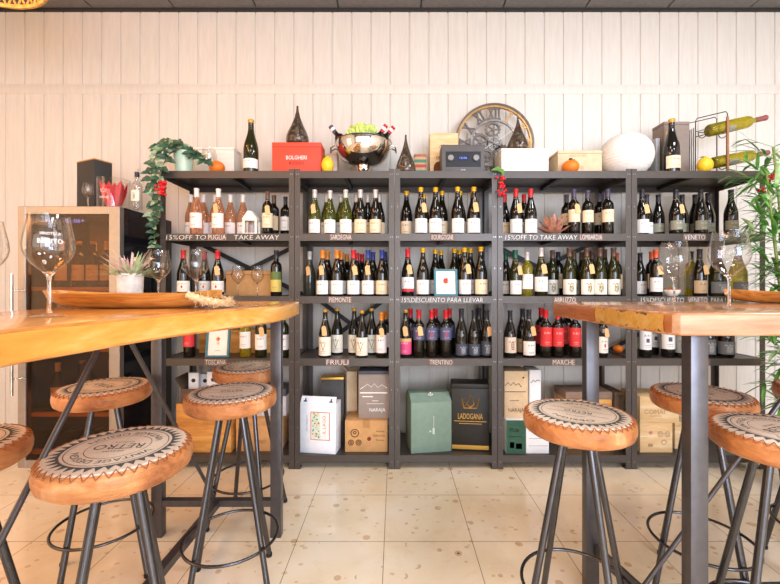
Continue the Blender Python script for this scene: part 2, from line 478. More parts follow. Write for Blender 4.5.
# ------------------------------------------------------------------ bottles
GL = {'dark': mat('dark_bottle_glass', '17130c', .06, 0, .6, noise=0, coat=.3), 'green': mat('green_bottle_glass', '70742a', .05, 0, .6, .75, noise=0),
      'olive': mat('olive_bottle_glass', '2c2c10', .06, 0, .6, .2, noise=0), 'rose': mat('rose_wine_glass', 'f2b48a', .05, 0, .5, .8, noise=0),
      'yellow': mat('yellow_wine_glass', 'b4a428', .05, 0, .5, .7, noise=0), 'grey': mat('grey_bottle_glass', '3c4038', .1, 0, .6, .2, noise=0)}
CAPC = {'white': 'eee4da', 'silver': 'c9c4bd', 'gold': 'c79a3e', 'yellow': 'e6ac14', 'orange': 'd8822a', 'red': 'c8242a', 'blue': '2f3f86', 'black': '2b2b30',
        'brown': '5c4436', 'green': '1e5a48', 'rust': 'd65a34', 'cream': 'e6d9be', 'plum': '4a4358', 'wine': '8c4a48'}
def cap_mat(c): return mat('capsule_' + c, CAPC[c], .35, .25 if c in ('silver', 'gold', 'yellow') else .05, noise=.03)
SHAPE = {
 'bord': ([(0, .003), (.025, .0), (.034, .001), (.0375, .006), (.0375, .19), (.0358, .203), (.031, .214), (.022, .223), (.0165, .233), (.015, .25), (.0145, .288), (.0165, .29), (.0165, .297), (.0145, .3), (0, .3)], (.05, .15)),
 'burg': ([(0, .003), (.027, .0), (.037, .001), (.0398, .006), (.0402, .13), (.039, .15), (.035, .172), (.028, .194), (.0225, .213), (.0178, .232), (.0155, .25), (.0145, .288), (.0165, .29), (.0165, .297), (.0145, .3), (0, .3)], (.014, .102)),
 'champ': ([(0, .003), (.03, .0), (.044, .001), (.0485, .008), (.0485, .13), (.0465, .155), (.039, .18), (.028, .21), (.02, .235), (.0165, .258), (.016, .285), (.019, .288), (.019, .3), (.015, .306), (0, .306)], (.04, .1)),
 'squat': ([(0, .003), (.028, .0), (.038, .001), (.041, .006), (.041, .12), (.039, .137), (.03, .155), (.021, .172), (.0165, .19), (.0145, .225), (.0165, .228), (.0165, .237), (.0145, .24), (0, .24)], (.03, .095)),
}
_MESH = {}
def cached(key, fn):
    if key not in _MESH: _MESH[key] = fn()
    return _MESH[key]
def rad_at(prof, z):
    for (r0, z0), (r1, z1) in zip(prof, prof[1:]):
        if z0 <= z <= z1 and z1 > z0: return r0 + (r1 - r0) * (z - z0) / (z1 - z0)
    return prof[5][0]
def arc_label(r, z0, z1, half, seg=12):
    bm = new(); uv = bm.loops.layers.uv.new('UVMap')
    cols = []
    for i in range(seg + 1):
        a = -PI / 2 + half * (2 * i / seg - 1)
        cols.append([bm.verts.new((rr * math.cos(a), rr * math.sin(a), z)) for rr, z in ((r + .0007, z0), (r + .0007, z1), (r, z1), (r, z0))])
    for i in range(seg):
        A, B = cols[i], cols[i + 1]
        f = bm.faces.new((A[0], B[0], B[1], A[1]))
        for l, (u, v) in zip(f.loops, ((i / seg, 0), ((i + 1) / seg, 0), ((i + 1) / seg, 1), (i / seg, 1))): l[uv].uv = (u, v)
        bm.faces.new((A[1], B[1], B[2], A[2])); bm.faces.new((A[3], B[3], B[0], A[0]))
    return bm
LB = {'white': label_mat('label_white', 'efe9e2'), 'cream': label_mat('label_cream', 'ecd2ae'), 'tan': label_mat('label_tan', 'c9a983'),
      'reddot': label_mat('label_red_dot', 'f0e8dc', art='dot', artcol='c83028'), 'redband': label_mat('label_red_band', 'efe9e2', band=('c9303a', 0, .2)),
      'yellowart': label_mat('label_yellow_emblem', 'efe8da', art='blob', artcol='8c7a28'), 'vee': label_mat('label_gold_vee', 'ece2cc', art='vee', artcol='a5823a'),
      'navy': label_mat('label_navy', '4c5270', ink='d8d0d8', art='ring', artcol='a8405c'), 'charcoal': label_mat('label_charcoal', '3f4654', ink='c8c8c8', art='blob', artcol='9a9aa0'),
      'pink': label_mat('label_pink', 'd84878', ink='f0d8e0', band=('d8a868', .8, 1)), 'red': label_mat('label_red', 'd83436', ink='f0c0b0'),
      'ring': label_mat('label_ring', 'e8d0b8', art='ring', artcol='6a4438'), 'square': label_mat('label_square', 'efece8', art='square', artcol='50506a'),
      'sage': label_mat('label_sage', '8c8872', ink='d8d0b8'), 'green': label_mat('label_green', 'c9b45a', ink='4a4a28', band=('5c6e34', .6, 1)),
      'ornate': label_mat('label_ornate', '8a8a82', art='blob', artcol='3c3c3c'), 'rosy': label_mat('label_rosy', 'f2e2da'), 'grey': label_mat('label_grey', '6c6e72', ink='d0d0d0', art='blob', artcol='a8a8a8')}
M_TAG = mat('kraft_price_tag', 'e4b47c', .8, noise=.05)
M_STRING = mat('tag_string', 'c8b48c', .9)
def tag_mesh(prof):
    bm = new(); z = .178; y = -rad_at(prof, .14) - .004
    poly = [(-.0155, -.06), (.0155, -.06), (.0155, -.01), (.008, 0), (-.008, 0), (-.0155, -.01)]
    M = Matrix.Translation((.004, y, z + .02)) @ Matrix.Rotation(R(-3), 4, 'X') @ Matrix.Rotation(R(-9), 4, 'Y')
    a = [bm.verts.new(M @ Vector((p, 0, q))) for p, q in poly]; b = [bm.verts.new(M @ Vector((p, .0012, q))) for p, q in poly]
    bm.faces.new(a); bm.faces.new(b[::-1])
    for i in range(6): bm.faces.new((a[i], b[i], b[(i + 1) % 6], a[(i + 1) % 6]))
    # string round the neck
    r = rad_at(prof, .236) + .001
    tube(bm, [(r * math.cos(k * PI / 6), r * math.sin(k * PI / 6), .236) for k in range(12)], .0008, 4, True, mi=1)
    tube(bm, [(0, -r, .236), (.003, y + .001, z + .018)], .0008, 4, mi=1)
    return mk('price_tag', bm, [M_TAG, M_STRING], smooth=30, mesh_only=True)
def bottle(name, loc, spec, label, group=None, s=1.0, rz=0):
    shape, glass, cap, lab, tg = spec[:5]
    prof, (la, lb) = SHAPE[shape]
    if len(spec) > 5: la, lb = spec[5]
    root = thing(name, label, 'bottle', loc, rz, group); root.scale = (s, s, s * 1.025)
    def body():
        bm = new(); lathe(bm, prof, 20); return mk('glass_body', bm, GL[glass], smooth=50, mesh_only=True)
    put('glass_body', cached(('b', shape, glass), body), root)
    H = prof[-1][1]; zc = H * ((.94 if cap == 'gold' else .91 if cap == 'yellow' else .82) if shape != 'champ' else .7)
    def capm():
        bm = new(); pr = [(rad_at(prof, zc) + .0006, zc)] + [(r + .0008, z) for r, z in prof if zc < z < H] + [(prof[-2][0] + .001, H + .001), (0, H + .001)]
        lathe(bm, pr, 14); return mk('capsule', bm, cap_mat(cap), smooth=50, mesh_only=True)
    put('capsule', cached(('c', shape, cap), capm), root)
    if lab:
        put('label', cached(('l', shape, lab, la, lb), lambda: mk('label', arc_label(prof[4][0] + .0003, la, lb, R(80)), LB[lab], smooth=50, mesh_only=True)), root)
    if tg: put('price_tag', cached(('t', shape), lambda: tag_mesh(prof)), root)
    return root
ORD = ['first', 'second', 'third', 'fourth', 'fifth', 'sixth', 'seventh', 'eighth', 'ninth', 'tenth', 'eleventh', 'twelfth', 'thirteenth']
SHN = ['top', 'second', 'third', 'fourth']
YROW = {'f': 2.715, 'b': 2.835, 'c': 2.945}
CAPN = {'white': 'white-capped', 'silver': 'silver-capped', 'gold': 'gold-capped', 'yellow': 'yellow-capped', 'orange': 'orange-capped', 'red': 'red-capped', 'blue': 'blue-capped',
        'black': 'black-capped', 'brown': 'brown-capped', 'green': 'green-capped', 'rust': 'orange-capped', 'cream': 'cream-capped', 'plum': 'purple-capped', 'wine': 'red-capped'}
GLN = {'dark': 'dark', 'green': 'green glass', 'olive': 'dark olive', 'rose': 'pink wine', 'yellow': 'yellow green', 'grey': 'grey glass'}
def fill(rack, lv, items):
    """items: (px, row, spec, scale, label word)"""
    items = sorted(items, key=lambda q: q[0])
    placed = []
    for row in 'fbc':
        n = 0
        for it in [q for q in items if q[1] == row]:
            px, _, spec, s = it[:4]; what = it[4] if len(it) > 4 else ''
            Y = YROW[row]; x = PX(px, Y); r = max(p[0] for p in SHAPE[spec[0]][0]) * s
            x = max(EDGE[rack] + r + .012, min(EDGE[rack + 1] - r - .012, x))
            for _k in range(3):                                   # keep bottles from touching
                for (qx, qy, qr) in placed:
                    d = math.hypot(x - qx, Y - qy)
                    if d < r + qr + .003:
                        if qy == Y: x = qx + (r + qr + .004) * (1 if x >= qx else -1)
                        else: Y = min(YB - r - .012, qy + math.sqrt(max(0, (r + qr + .004) ** 2 - (x - qx) ** 2)))
            placed.append((x, Y, r))
            lab = '%s %s bottle%s%s, %s from left, %s row, %s shelf, %s rack' % (CAPN[spec[2]], GLN[spec[1]], (' with ' + what) if what else '', '', ORD[n], {'f': 'front', 'b': 'back', 'c': 'rear'}[row], SHN[lv], RACKNAME[rack])
            n += 1
            bottle('wine_bottle', (x, Y, LV[lv] - .0025), spec, lab, 'wine bottles on the racks', s, R(random.uniform(-14, 14)))
# --- shelf under the top: lv 1
fill(0, 1, [(191, 'b', ('burg', 'rose', 'white', 'rosy', 0), 1), (196.6, 'f', ('burg', 'rose', 'white', 'rosy', 0, (.045, .14)), 1.05, 'white label'), (203.5, 'b', ('burg', 'rose', 'white', 'rosy', 0), 1),
            (218.5, 'f', ('burg', 'rose', 'white', 'rosy', 1, (.045, .14)), 1.04, 'kraft tag'), (213.5, 'b', ('burg', 'rose', 'white', 'rosy', 0), 1), (230.5, 'b', ('burg', 'rose', 'white', 'rosy', 0), 1),
            (243, 'b', ('burg', 'rose', 'white', 'white', 0), 1), (267.6, 'f', ('bord', 'dark', 'brown', 'cream', 1), .98, 'kraft tag'), (274, 'b', ('bord', 'dark', 'brown', 'tan', 0), .98), (285.5, 'b', ('bord', 'dark', 'black', 'white', 0), .95)])
WB = ('burg', 'green', 'silver', 'white', 0); WBT = ('burg', 'green', 'silver', 'white', 1); DK = ('burg', 'dark', 'silver', 'cream', 0)
fill(1, 1, [(314.7, 'f', WBT, 1.02, 'kraft tag'), (330.1, 'f', WB, 1), (345.8, 'f', WB, 1.02), (360.4, 'f', DK, 1.02, 'cream label'), (375.6, 'f', DK, 1.02, 'cream label'),
            (326.5, 'b', WB, 1), (341, 'b', WB, 1), (356, 'b', DK, 1), (366.8, 'b', DK, 1), (379.5, 'b', DK, 1)])
BY = ('burg', 'dark', 'yellow', 'white', 0); BYT = ('burg', 'dark', 'yellow', 'white', 1); BYC = ('burg', 'dark', 'yellow', 'cream', 0)
fill(2, 1, [(406.5, 'b', BYC, 1.08), (420.8, 'f', BYT, 1.07, 'kraft tag'), (435.5, 'f', BY, 1.07), (457.6, 'f', BY, 1.08), (473.8, 'f', BYT, 1.08, 'kraft tag'), (424, 'b', BY, 1), (442, 'b', BYC, 1.08), (460, 'b', BY, 1.08), (471, 'b', BY, 1.06)])
RC = ('burg', 'dark', 'red', 'white', 0); RCT = ('burg', 'dark', 'red', 'white', 1); BW = ('bord', 'dark', 'plum', 'cream', 0, (.085, .165)); BWT = ('bord', 'dark', 'plum', 'cream', 1, (.085, .165))
fill(3, 1, [(504.5, 'b', ('burg', 'dark', 'red', 'cream', 0), 1), (515.8, 'f', RCT, 1.04, 'kraft tag'), (530.6, 'f', RC, 1.04), (524, 'b', RC, 1), (566.5, 'b', BW, 1), (573.8, 'f', BWT, 1.03, 'kraft tag'),
            (587.5, 'f', BW, 1), (599.3, 'b', BW, 1.02), (607.6, 'f', BW, 1.03)])
AM = ('burg', 'dark', 'black', 'sage', 0, (.035, .095)); AMT = ('burg', 'dark', 'black', 'sage', 1, (.035, .095))
fill(4, 1, [(642, 'f', ('burg', 'dark', 'black', 'white', 1), 1.02, 'white label'), (646.5, 'b', ('burg', 'dark', 'black', 'white', 0), 1), (654, 'b', AM, 1), (675.8, 'f', AMT, 1.02, 'kraft tag'), (682, 'b', AM, 1),
            (695, 'b', AM, 1), (700.8, 'f', AM, 1.02), (708, 'b', AM, 1.04), (731, 'f', AM, 1.02, 'sage label')])
# --- lv 2
RD = ('burg', 'dark', 'red', 'reddot', 0, (.03, .1)); RDT = ('burg', 'dark', 'red', 'reddot', 1, (.03, .1))
fill(0, 2, [(183.6, 'f', RD, 1.03, 'red dot label'), (204.6, 'b', RD, 1.03), (217.8, 'f', RDT, 1.02, 'kraft tag'), (276.3, 'f', ('bord', 'dark', 'black', 'green', 0, (.03, .16)), 1.02, 'yellow label')])
PO = ('burg', 'dark', 'orange', 'white', 0); POT = ('burg', 'dark', 'orange', 'white', 1); PRT = ('burg', 'dark', 'red', 'white', 1); PR = ('burg', 'dark', 'red', 'white', 0)
PBT = ('burg', 'dark', 'blue', 'white', 1); PB = ('burg', 'dark', 'blue', 'cream', 0)
fill(1, 2, [(309.8, 'b', ('burg', 'grey', 'silver', None, 1), 1.03, 'kraft tag'), (322.6, 'f', POT, 1.03, 'kraft tag'), (327.5, 'b', PO, 1.03), (337, 'f', PO, 1.03), (341.3, 'b', PO, 1.03), (347, 'c', PO, 1), (353.4, 'f', PRT, 1.03, 'kraft tag'),
            (357, 'b', PR, 1), (362, 'c', PR, 1), (367.9, 'f', PBT, 1.03, 'kraft tag'), (373, 'b', PB, 1.02), (382, 'f', PB, 1.03, 'cream label'), (384.6, 'b', PB, 1.02)])
fill(2, 2, [(407.7, 'f', ('burg', 'dark', 'red', 'redband', 1, (.03, .12)), 1.06, 'kraft tag'), (422.9, 'f', BY, 1.07, 'white label'), (435.3, 'b', BY, 1.08), (441, 'c', BY, 1.08), (454.5, 'b', BY, 1.1), (459.5, 'c', BY, 1.1), (464.6, 'f', BYT, 1.08, 'kraft tag'),
            (470.4, 'b', BY, 1.1), (480.9, 'f', BYC, 1.1, 'cream label')])
G3 = ('burg', 'olive', 'brown', 'yellowart', 0, (.012, .105)); G3T = ('burg', 'olive', 'brown', 'yellowart', 1, (.012, .105))
fill(3, 2, [(505.8, 'b', ('burg', 'dark', 'green', 'white', 0), 1.02), (515.2, 'f', ('burg', 'olive', 'green', 'white', 1), 1.03, 'kraft tag'), (525.6, 'f', ('bord', 'yellow', 'silver', 'white', 0), .98, 'white label'),
            (541, 'f', ('burg', 'olive', 'silver', 'white', 1, (.03, .12)), 1.08, 'kraft tag'), (552.5, 'b', G3, 1.06), (558, 'c', ('bord', 'dark', 'black', 'tan', 0), 1.05), (569.3, 'f', G3, 1.08, 'emblem label'), (574, 'b', G3, 1.04), (581.5, 'c', G3, 1.05),
            (586.6, 'f', G3T, 1.08, 'kraft tag'), (591.7, 'b', G3, 1.04), (599.5, 'f', G3, 1.08, 'emblem label'), (604.5, 'b', G3, 1.08), (613.5, 'f', G3, 1.08, 'emblem label'), (621, 'b', ('bord', 'dark', 'rust', 'tan', 0), 1)])
fill(4, 2, [(640, 'b', ('burg', 'dark', 'black', 'white', 0), 1), (648, 'b', ('bord', 'dark', 'rust', 'cream', 0), 1.03), (656, 'f', ('bord', 'dark', 'rust', 'white', 1, (.03, .12)), 1.04, 'kraft tag'),
            (691, 'b', ('bord', 'yellow', 'black', 'sage', 0), 1.03), (699.6, 'f', ('burg', 'dark', 'black', 'tan', 1, (.02, .1)), 1.05, 'kraft tag'), (717.5, 'f', ('champ', 'olive', 'brown', 'grey', 0, (.02, .09)), 1.08, 'grey label'), (738, 'f', ('champ', 'yellow', 'brown', 'grey', 0, (.02, .09)), 1.08, 'grey label')])
# --- lv 3
fill(0, 3, [(189.5, 'f', ('bord', 'dark', 'red', 'red', 0, (.07, .19)), 1, 'red label'), (245.5, 'f', ('bord', 'yellow', 'cream', 'white', 0, (.06, .17)), 1, 'white label'), (261, 'f', ('bord', 'olive', 'cream', 'white', 1, (.05, .15)), 1.02, 'kraft tag'), (283.5, 'f', ('bord', 'olive', 'cream', 'white', 0, (.05, .15)), 1, 'white label')])
VV = ('burg', 'dark', 'gold', 'vee', 0, (.012, .128)); VVT = ('burg', 'dark', 'gold', 'vee', 1, (.012, .128))
fill(1, 3, [(325.2, 'f', VVT, 1.06, 'kraft tag'), (337.2, 'b', VV, 1.06), (354.2, 'b', VV, 1.06), (362, 'f', VV, 1.03, 'gold V label'), (371.6, 'b', VV, 1.06), (381.5, 'f', ('bord', 'dark', 'orange', 'rosy', 1, (.03, .15)), .99, 'kraft tag'), (385.5, 'b', ('bord', 'dark', 'orange', 'rosy', 0), .99)])
TR = ('bord', 'dark', 'red', 'navy', 0, (.11, .19)); TRT = ('bord', 'dark', 'red', 'navy', 1, (.11, .19)); TB = ('burg', 'dark', 'black', 'charcoal', 0, (.014, .085))
fill(2, 3, [(405.5, 'f', ('burg', 'dark', 'gold', 'pink', 1, (.02, .12)), 1.05, 'kraft tag'), (410.5, 'b', TR, 1.05), (418.8, 'f', TRT, 1.05, 'kraft tag'), (431.6, 'f', TR, 1.04, 'navy label'), (435.5, 'b', TR, 1.05), (445.8, 'f', TR, 1.04, 'navy label'), (449.5, 'b', TR, 1.05),
            (459, 'b', TB, 1.05), (461.3, 'f', TB, 1.05, 'charcoal label'), (472.8, 'f', TB, 1.04, 'charcoal label'), (478.8, 'b', TB, 1.06), (485.5, 'f', ('burg', 'dark', 'black', 'charcoal', 1), 1.04, 'kraft tag')])
MR = ('bord', 'dark', 'red', 'red', 0, (.07, .19)); 
fill(3, 3, [(510, 'f', ('burg', 'dark', 'black', 'ring', 0, (.03, .13)), 1.03, 'ring label'), (522.5, 'b', ('burg', 'dark', 'black', 'tan', 0), 1.05), (528.8, 'f', ('burg', 'dark', 'black', 'white', 1), 1.05, 'kraft tag'), (541, 'b', MR, 1.07), (545.8, 'f', MR, 1.05, 'red label'), (557.5, 'f', MR, 1.03, 'red label'),
            (562.5, 'b', MR, 1.03), (567.5, 'c', MR, 1.03), (575, 'f', MR, 1.03, 'red label'), (602, 'f', ('bord', 'dark', 'black', 'reddot', 1, (.03, .14)), .98, 'kraft tag')])
MW = ('bord', 'dark', 'black', 'square', 0, (.05, .18))
fill(4, 3, [(645, 'f', MW, 1.02, 'white label'), (653, 'b', MW, 1.02), (667.8, 'f', MW, 1.1, 'white label'), (680.5, 'f', ('burg', 'dark', 'black', 'ornate', 0, (.03, .14)), 1, 'grey ornate label'), (708.5, 'f', ('burg', 'dark', 'black', 'grey', 0, (.02, .12)), 1, 'grey label'), (725.5, 'f', ('champ', 'dark', 'black', 'grey', 0, (.02, .1)), 1.06, 'grey label')])
# ------------------------------------------------------------------ bar stools
def leather():
    t = NT('tan_leather'); t.set(Roughness=.3); t.b.inputs['Coat Weight'].default_value = .25; t.b.inputs['Coat Roughness'].default_value = .25
    v = t.coord('Object')
    a = t.noise(v, 7, 5, .6, .5)
    t.l(t.ramp(a, [(.36, '9c5828'), (.46, 'c67c42'), (.56, 'd48f54'), (.68, 'e6b482')]), t.b.inputs['Base Color'])
    w = t.noise(t.coord('Object', (1, 1, 3.5)), 14, 6, .7, 1.0)
    t.bump(w, 1.0, .012); return t.m
M_LEATHER = leather()
M_LACE = mat('lace_cord', '945428', .6)
M_CANVAS = mat('cream_canvas', 'd0c1ad', .9, noise=.06, nscale=220)
M_INK = mat('charcoal_print', '504e4c', .9, noise=.08, nscale=120)
M_LEG = mat('gunmetal_tube', '58585b', .24, .92, noise=.04)
M_RUB = mat('black_rubber', '151515', .8)
RS, RF, HS = .175, .157, .795
def ringf(bm, r0, r1, z, mi, seg=64):
    a = [bm.verts.new((r0 * math.cos(2 * PI * k / seg), r0 * math.sin(2 * PI * k / seg), z)) for k in range(seg)]
    b = [bm.verts.new((r1 * math.cos(2 * PI * k / seg), r1 * math.sin(2 * PI * k / seg), z)) for k in range(seg)]
    for k in range(seg):
        f = bm.faces.new((a[k], b[k], b[(k + 1) % seg], a[(k + 1) % seg])); f.material_index = mi
def arc_text(bm, s, r, mid, h, width, z, flip=False):
    """lettering round the seat; mid = angle of its middle"""
    def bend(X, Z):
        if flip: a = mid + X / r; q = r - Z
        else: a = mid - X / r; q = r + Z
        return Vector((q * math.cos(a), q * math.sin(a), z))
    text(bm, s, width, h, Matrix(), 1, bend)
def canvas_mesh(kind):
    bm = new(); z = HS
    # slightly domed cloth disc; print sits in the same mesh
    lathe(bm, [(RF + .004, -.006 + z), (RF + .001, z - .0015), (RF * .9, z), (0, z)], 48)
    e = z + .0007
    n = 38
    for k in range(n):
        a0, a1, am = 2 * PI * k / n, 2 * PI * (k + 1) / n, 2 * PI * (k + .5) / n
        f = bm.faces.new([bm.verts.new((q * math.cos(a), q * math.sin(a), e)) for q, a in ((.1275, a0 + .012), (.149, am), (.1275, a1 - .012))]); f.material_index = 1
    ringf(bm, .1225, .1285, e, 1); ringf(bm, .1135, .1155, e, 1); 
    if kind == 0:
        text(bm, 'RETRO', .12, .032, flat((1, 0, 0), (0, 1, 0), (0, .0, e)), 1)
        ringf(bm, .0735, .075, e, 1)
        arc_text(bm, 'VINTAGE DESIGN', .0925, PI / 2, .0175, .23, e); arc_text(bm, 'VINTAGE DESIGN', .0925, -PI / 2, .0175, .23, e, True)
        for s in (-1, 1):
            for q in (-.03, 0, .03): ringf(bm, 0, .004, e, 1, 8) if False else None
        text(bm, 'DE LUXE', .05, .009, flat((1, 0, 0), (0, 1, 0), (0, .03, e)), 1); text(bm, 'QUALITY', .05, .009, flat((1, 0, 0), (0, 1, 0), (0, -.03, e)), 1)
    else:
        for x in (-.022, .022):
            f = bm.faces.new([bm.verts.new(p) for p in ((x - .001, -.098, e), (x + .001, -.098, e), (x + .001, .098, e), (x - .001, .098, e))]); f.material_index = 1
        text(bm, 'RETRO', .085, .022, flat((0, 1, 0), (-1, 0, 0), (0, 0, e)), 1)
        arc_text(bm, 'VINTAGE', .09, 0, .016, .13, e); arc_text(bm, 'DESIGN', .09, PI, .016, .13, e)
        arc_text(bm, 'ORIGINAL', .052, 0, .008, .06, e); arc_text(bm, 'QUALITY', .052, PI, .008, .06, e)
    return mk('seat_fabric', bm, [M_CANVAS, M_INK], smooth=40, mesh_only=True)
bm = new()
lathe(bm, [(0, HS - .07), (.14, HS - .07), (.158, HS - .067), (.17, HS - .058), (.1745, HS - .044), (.1755, HS - .031), (.173, HS - .017), (.167, HS - .0085), (.156, HS - .003), (.14, HS - .004), (0, HS - .004)], 56)
ME_CUSH = mk('cushion', bm, M_LEATHER, smooth=60, mesh_only=True)
bm = new(); N = 88; pts = []
for k in range(N):
    a = 2 * PI * k / N
    r, z = ((.157, HS + .0008), (.172, HS - .0105))[k % 2]
    pts.append((r * math.cos(a), r * math.sin(a), z))
    am = 2 * PI * (k + .5) / N; pts.append((.166 * math.cos(am), .166 * math.sin(am), HS - .004))
tube(bm, pts, .0014, 5, True); ME_LACE = mk('lacing', bm, M_LACE, smooth=40, mesh_only=True)
bm = new(); lathe(bm, [(0, HS - .0725), (.085, HS - .0725), (.085, HS - .0705), (0, HS - .0705)], 24); ME_PLATE = mk('mounting_plate', bm, M_LEG, smooth=30, mesh_only=True)
bm = new(); tube(bm, [(.055, 0, HS - .072), (.2085, 0, .004)], .0113, 12); ME_LEG = mk('leg', bm, M_LEG, smooth=50, mesh_only=True)
bm = new(); lathe(bm, [(0, 0), (.0125, 0), (.0135, .004), (.0135, .014), (.0118, .017)], 12, (.2065, 0, 0)); ME_FOOT = mk('foot_cap', bm, M_RUB, smooth=40, mesh_only=True)
bm = new(); ZR = .21; RRG = .2085 - (.1535) * (ZR / (HS - .072)) + .0165
tube(bm, [(RRG * math.cos(2 * PI * k / 56), RRG * math.sin(2 * PI * k / 56), ZR) for k in range(56)], .0058, 8, True); ME_RING = mk('foot_ring', bm, M_LEG, smooth=50, mesh_only=True)
ME_FAB = [canvas_mesh(0), canvas_mesh(1)]
def stool(x, y, leg_az, print_az, kind, label):
    t = thing('bar_stool', label, 'stool', (x, y, 0), 0, 'round leather bar stools')
    put('cushion', ME_CUSH, t, rz=R(print_az)); put('seat_fabric', ME_FAB[kind], t, rz=R(print_az)); put('lacing', ME_LACE, t); put('mounting_plate', ME_PLATE, t)
    for k in range(4):
        l = put('leg', ME_LEG, t, rz=R(leg_az + 90 * k)); put('foot_cap', ME_FOOT, l)
    put('foot_ring', ME_RING, t)
stool(-.73, 1.045, 77, 188, 0, 'tan leather stool printed RETRO, nearest under the near end of the honey wood table')
stool(-1.205, 1.06, 40, 160, 0, 'tan leather stool cut by the left picture edge, beside the honey wood table')
stool(-1.243, 1.69, 81, 150, 0, 'tan leather stool in front of the wine fridge glass')
stool(-.662, 1.60, 63, 96, 1, 'tan leather stool at the right corner of the honey wood table')
stool(-.78, 2.10, 40, 80, 0, 'tan leather stool against the first rack, partly behind the honey table leg')
stool(.617, 1.335, 12, 55, 1, 'tan leather stool standing clear at the chipped corner of the brown table')
stool(1.228, 1.585, 7, 30, 1, 'tan leather stool behind the brown table leg, before the last rack')
stool(1.148, 1.175, 22, 20, 0, 'tan leather stool nearest on the brown table side, cut by the right picture edge')
stool(1.822, 1.66, 30, 10, 0, 'tan leather stool barely showing at the right picture edge under the bamboo')

# ------------------------------------------------------------------ bar tables
TH, TB_ = 1.145, 1.08
M_SLAB_L = wood('honey_slab', '8a4a1c', 'c67f36', 'e0a458', 'Y', 5, .16, .35, 9)
M_SLAB_R = wood('brown_slab', '8a5230', 'b57d54', 'cf9d78', 'X', 5, .2, .3, 9)
M_EDGE_L = wood('honey_sapwood', 'c87e30', 'e09c44', 'eeb96e', 'Y', 4, .22, .3, 6)
M_EDGE_R = wood('red_brown_edge', '6a3818', '9a5a2e', 'b97a48', 'Y', 5, .3, .2, 8)
M_END_R = wood('pale_end_grain', 'a07658', 'ba9070', 'cca888', 'X', 5, .25, .25, 6)
def chip_mat():
    t = NT('chipped_bark_edge'); t.set(Roughness=.5)
    v = t.coord('Object')
    a = t.noise(v, 40, 5, .7, .5); b = t.noise(v, 13, 3, .5)
    c = t.ramp(a, [(.3, 'e8b050'), (.5, 'f8ca68'), (.7, 'fbdf9c')])
    sp = t.n('ShaderNodeSeparateXYZ'); t.l(v, sp.inputs[0])
    d = t.math('ABSOLUTE', t.math('SUBTRACT', sp.outputs[2], (TH + TB_) / 2))
    k = t.math('GREATER_THAN', t.math('ADD', t.math('MULTIPLY', d, 9), t.math('MULTIPLY', a, .8)), .66)
    c = t.mix(t.math('MULTIPLY', k, .85), c, '4a2a14')
    t.l(c, t.b.inputs['Base Color']); t.bump(a, .6, .006); return t.m
M_TLEG = mat('brushed_table_steel', '5c5a5c', .34, .7, noise=.05)
def smooth_poly(pts, n=5):
    """Catmull-Rom through an open list"""
    out = []; P = [Vector(p) for p in pts]
    for i in range(len(P) - 1):
        a, b, c, d = P[max(i - 1, 0)], P[i], P[i + 1], P[min(i + 2, len(P) - 1)]
        for k in range(n):
            t = k / n
            out.append(tuple(.5 * (2 * b + (c - a) * t + (2 * a - 5 * b + 4 * c - d) * t * t + (3 * b - a - 3 * c + d) * t ** 3)))
    out.append(tuple(P[-1])); return out
def table(name, label, poly, mats, mside, legs, bars, braces, bev):
    cx = sum(l[0] for l in legs) / len(legs); cy = sum(l[1] for l in legs) / len(legs)
    t = thing(name, label, 'table', (cx, cy, 0))
    T = Matrix.Translation((-cx, -cy, 0))
    bm = new(); prism(bm, poly, TB_, TH, 0, mside)
    bm.normal_update()
    es = [e for e in bm.edges if abs(e.verts[0].co.z - e.verts[1].co.z) < 1e-6 and len(e.link_faces) == 2 and e.calc_face_angle(0) > 1]
    bmesh.ops.bevel(bm, geom=es, offset=bev, segments=3, affect='EDGES', profile=.55, clamp_overlap=True)
    bm.transform(T); slab = mk('slab_top', bm, mats, t, 40)
    for (x, y) in legs:
        bm = new(); box(bm, x - .026, x + .026, y - .02, y + .02, 0, TB_); bevel_all(bm, .003, 2); bm.transform(T); mk('leg', bm, M_TLEG, t, 30)
    for p, q, w_, h_ in bars:
        bm = new(); bar(bm, p, q, w_, h_); bm.transform(T); mk('stretcher', bm, M_TLEG, t, 0)
    for p, q in braces:
        bm = new(); tube(bm, [p, q], .0075, 10); bm.transform(T); mk('brace_rod', bm, M_TLEG, t, 50)
    return t, slab, T
right = smooth_poly([(-.56, .20), (-.64, .45), (-.668, .683), (-.650, .818), (-.612, 1.037), (-.53, 1.27), (-.462, 1.489), (-.452, 1.72), (-.468, 1.93)], 4)
polyL = right + [(-.478, 1.968), (-1.19, 1.985)] + smooth_poly([(-1.215, 1.95), (-1.2, 1.6), (-1.165, 1.3), (-1.155, 1.0), (-1.2, .6), (-1.17, .2)], 4)
nR = len(right)
tl, _, _ = table('bar_table', 'high honey-coloured live edge wood table on steel legs, in front of the wine fridge', polyL, [M_SLAB_L, M_EDGE_L], lambda i: 1,
      [(-.578, 1.93), (-1.155, 1.93), (-.64, .5), (-1.13, .5)],
      [((-.55, 1.93, .165), (-1.127, 1.93, .165), .035, .03), ((-.67, .5, .165), (-1.1, .5, .165), .035, .03), ((-.866, .515, .165), (-.866, 1.913, .165), .035, .03)],
      [((-.87, 1.266, TB_ + .003), (-.87, 1.915, .18)), ((-.874, 1.20, TB_ + .003), (-.874, .515, .18))], .007)
left = [(.746, 1.862), (.744, 1.70), (.75, 1.54), (.752, 1.42), (.757, 1.30), (.772, 1.19), (.784, 1.118), (.797, 1.102)]
polyR = left + [(2.32, 1.10), (2.36, 1.5), (2.32, 1.88), (.765, 1.878)]
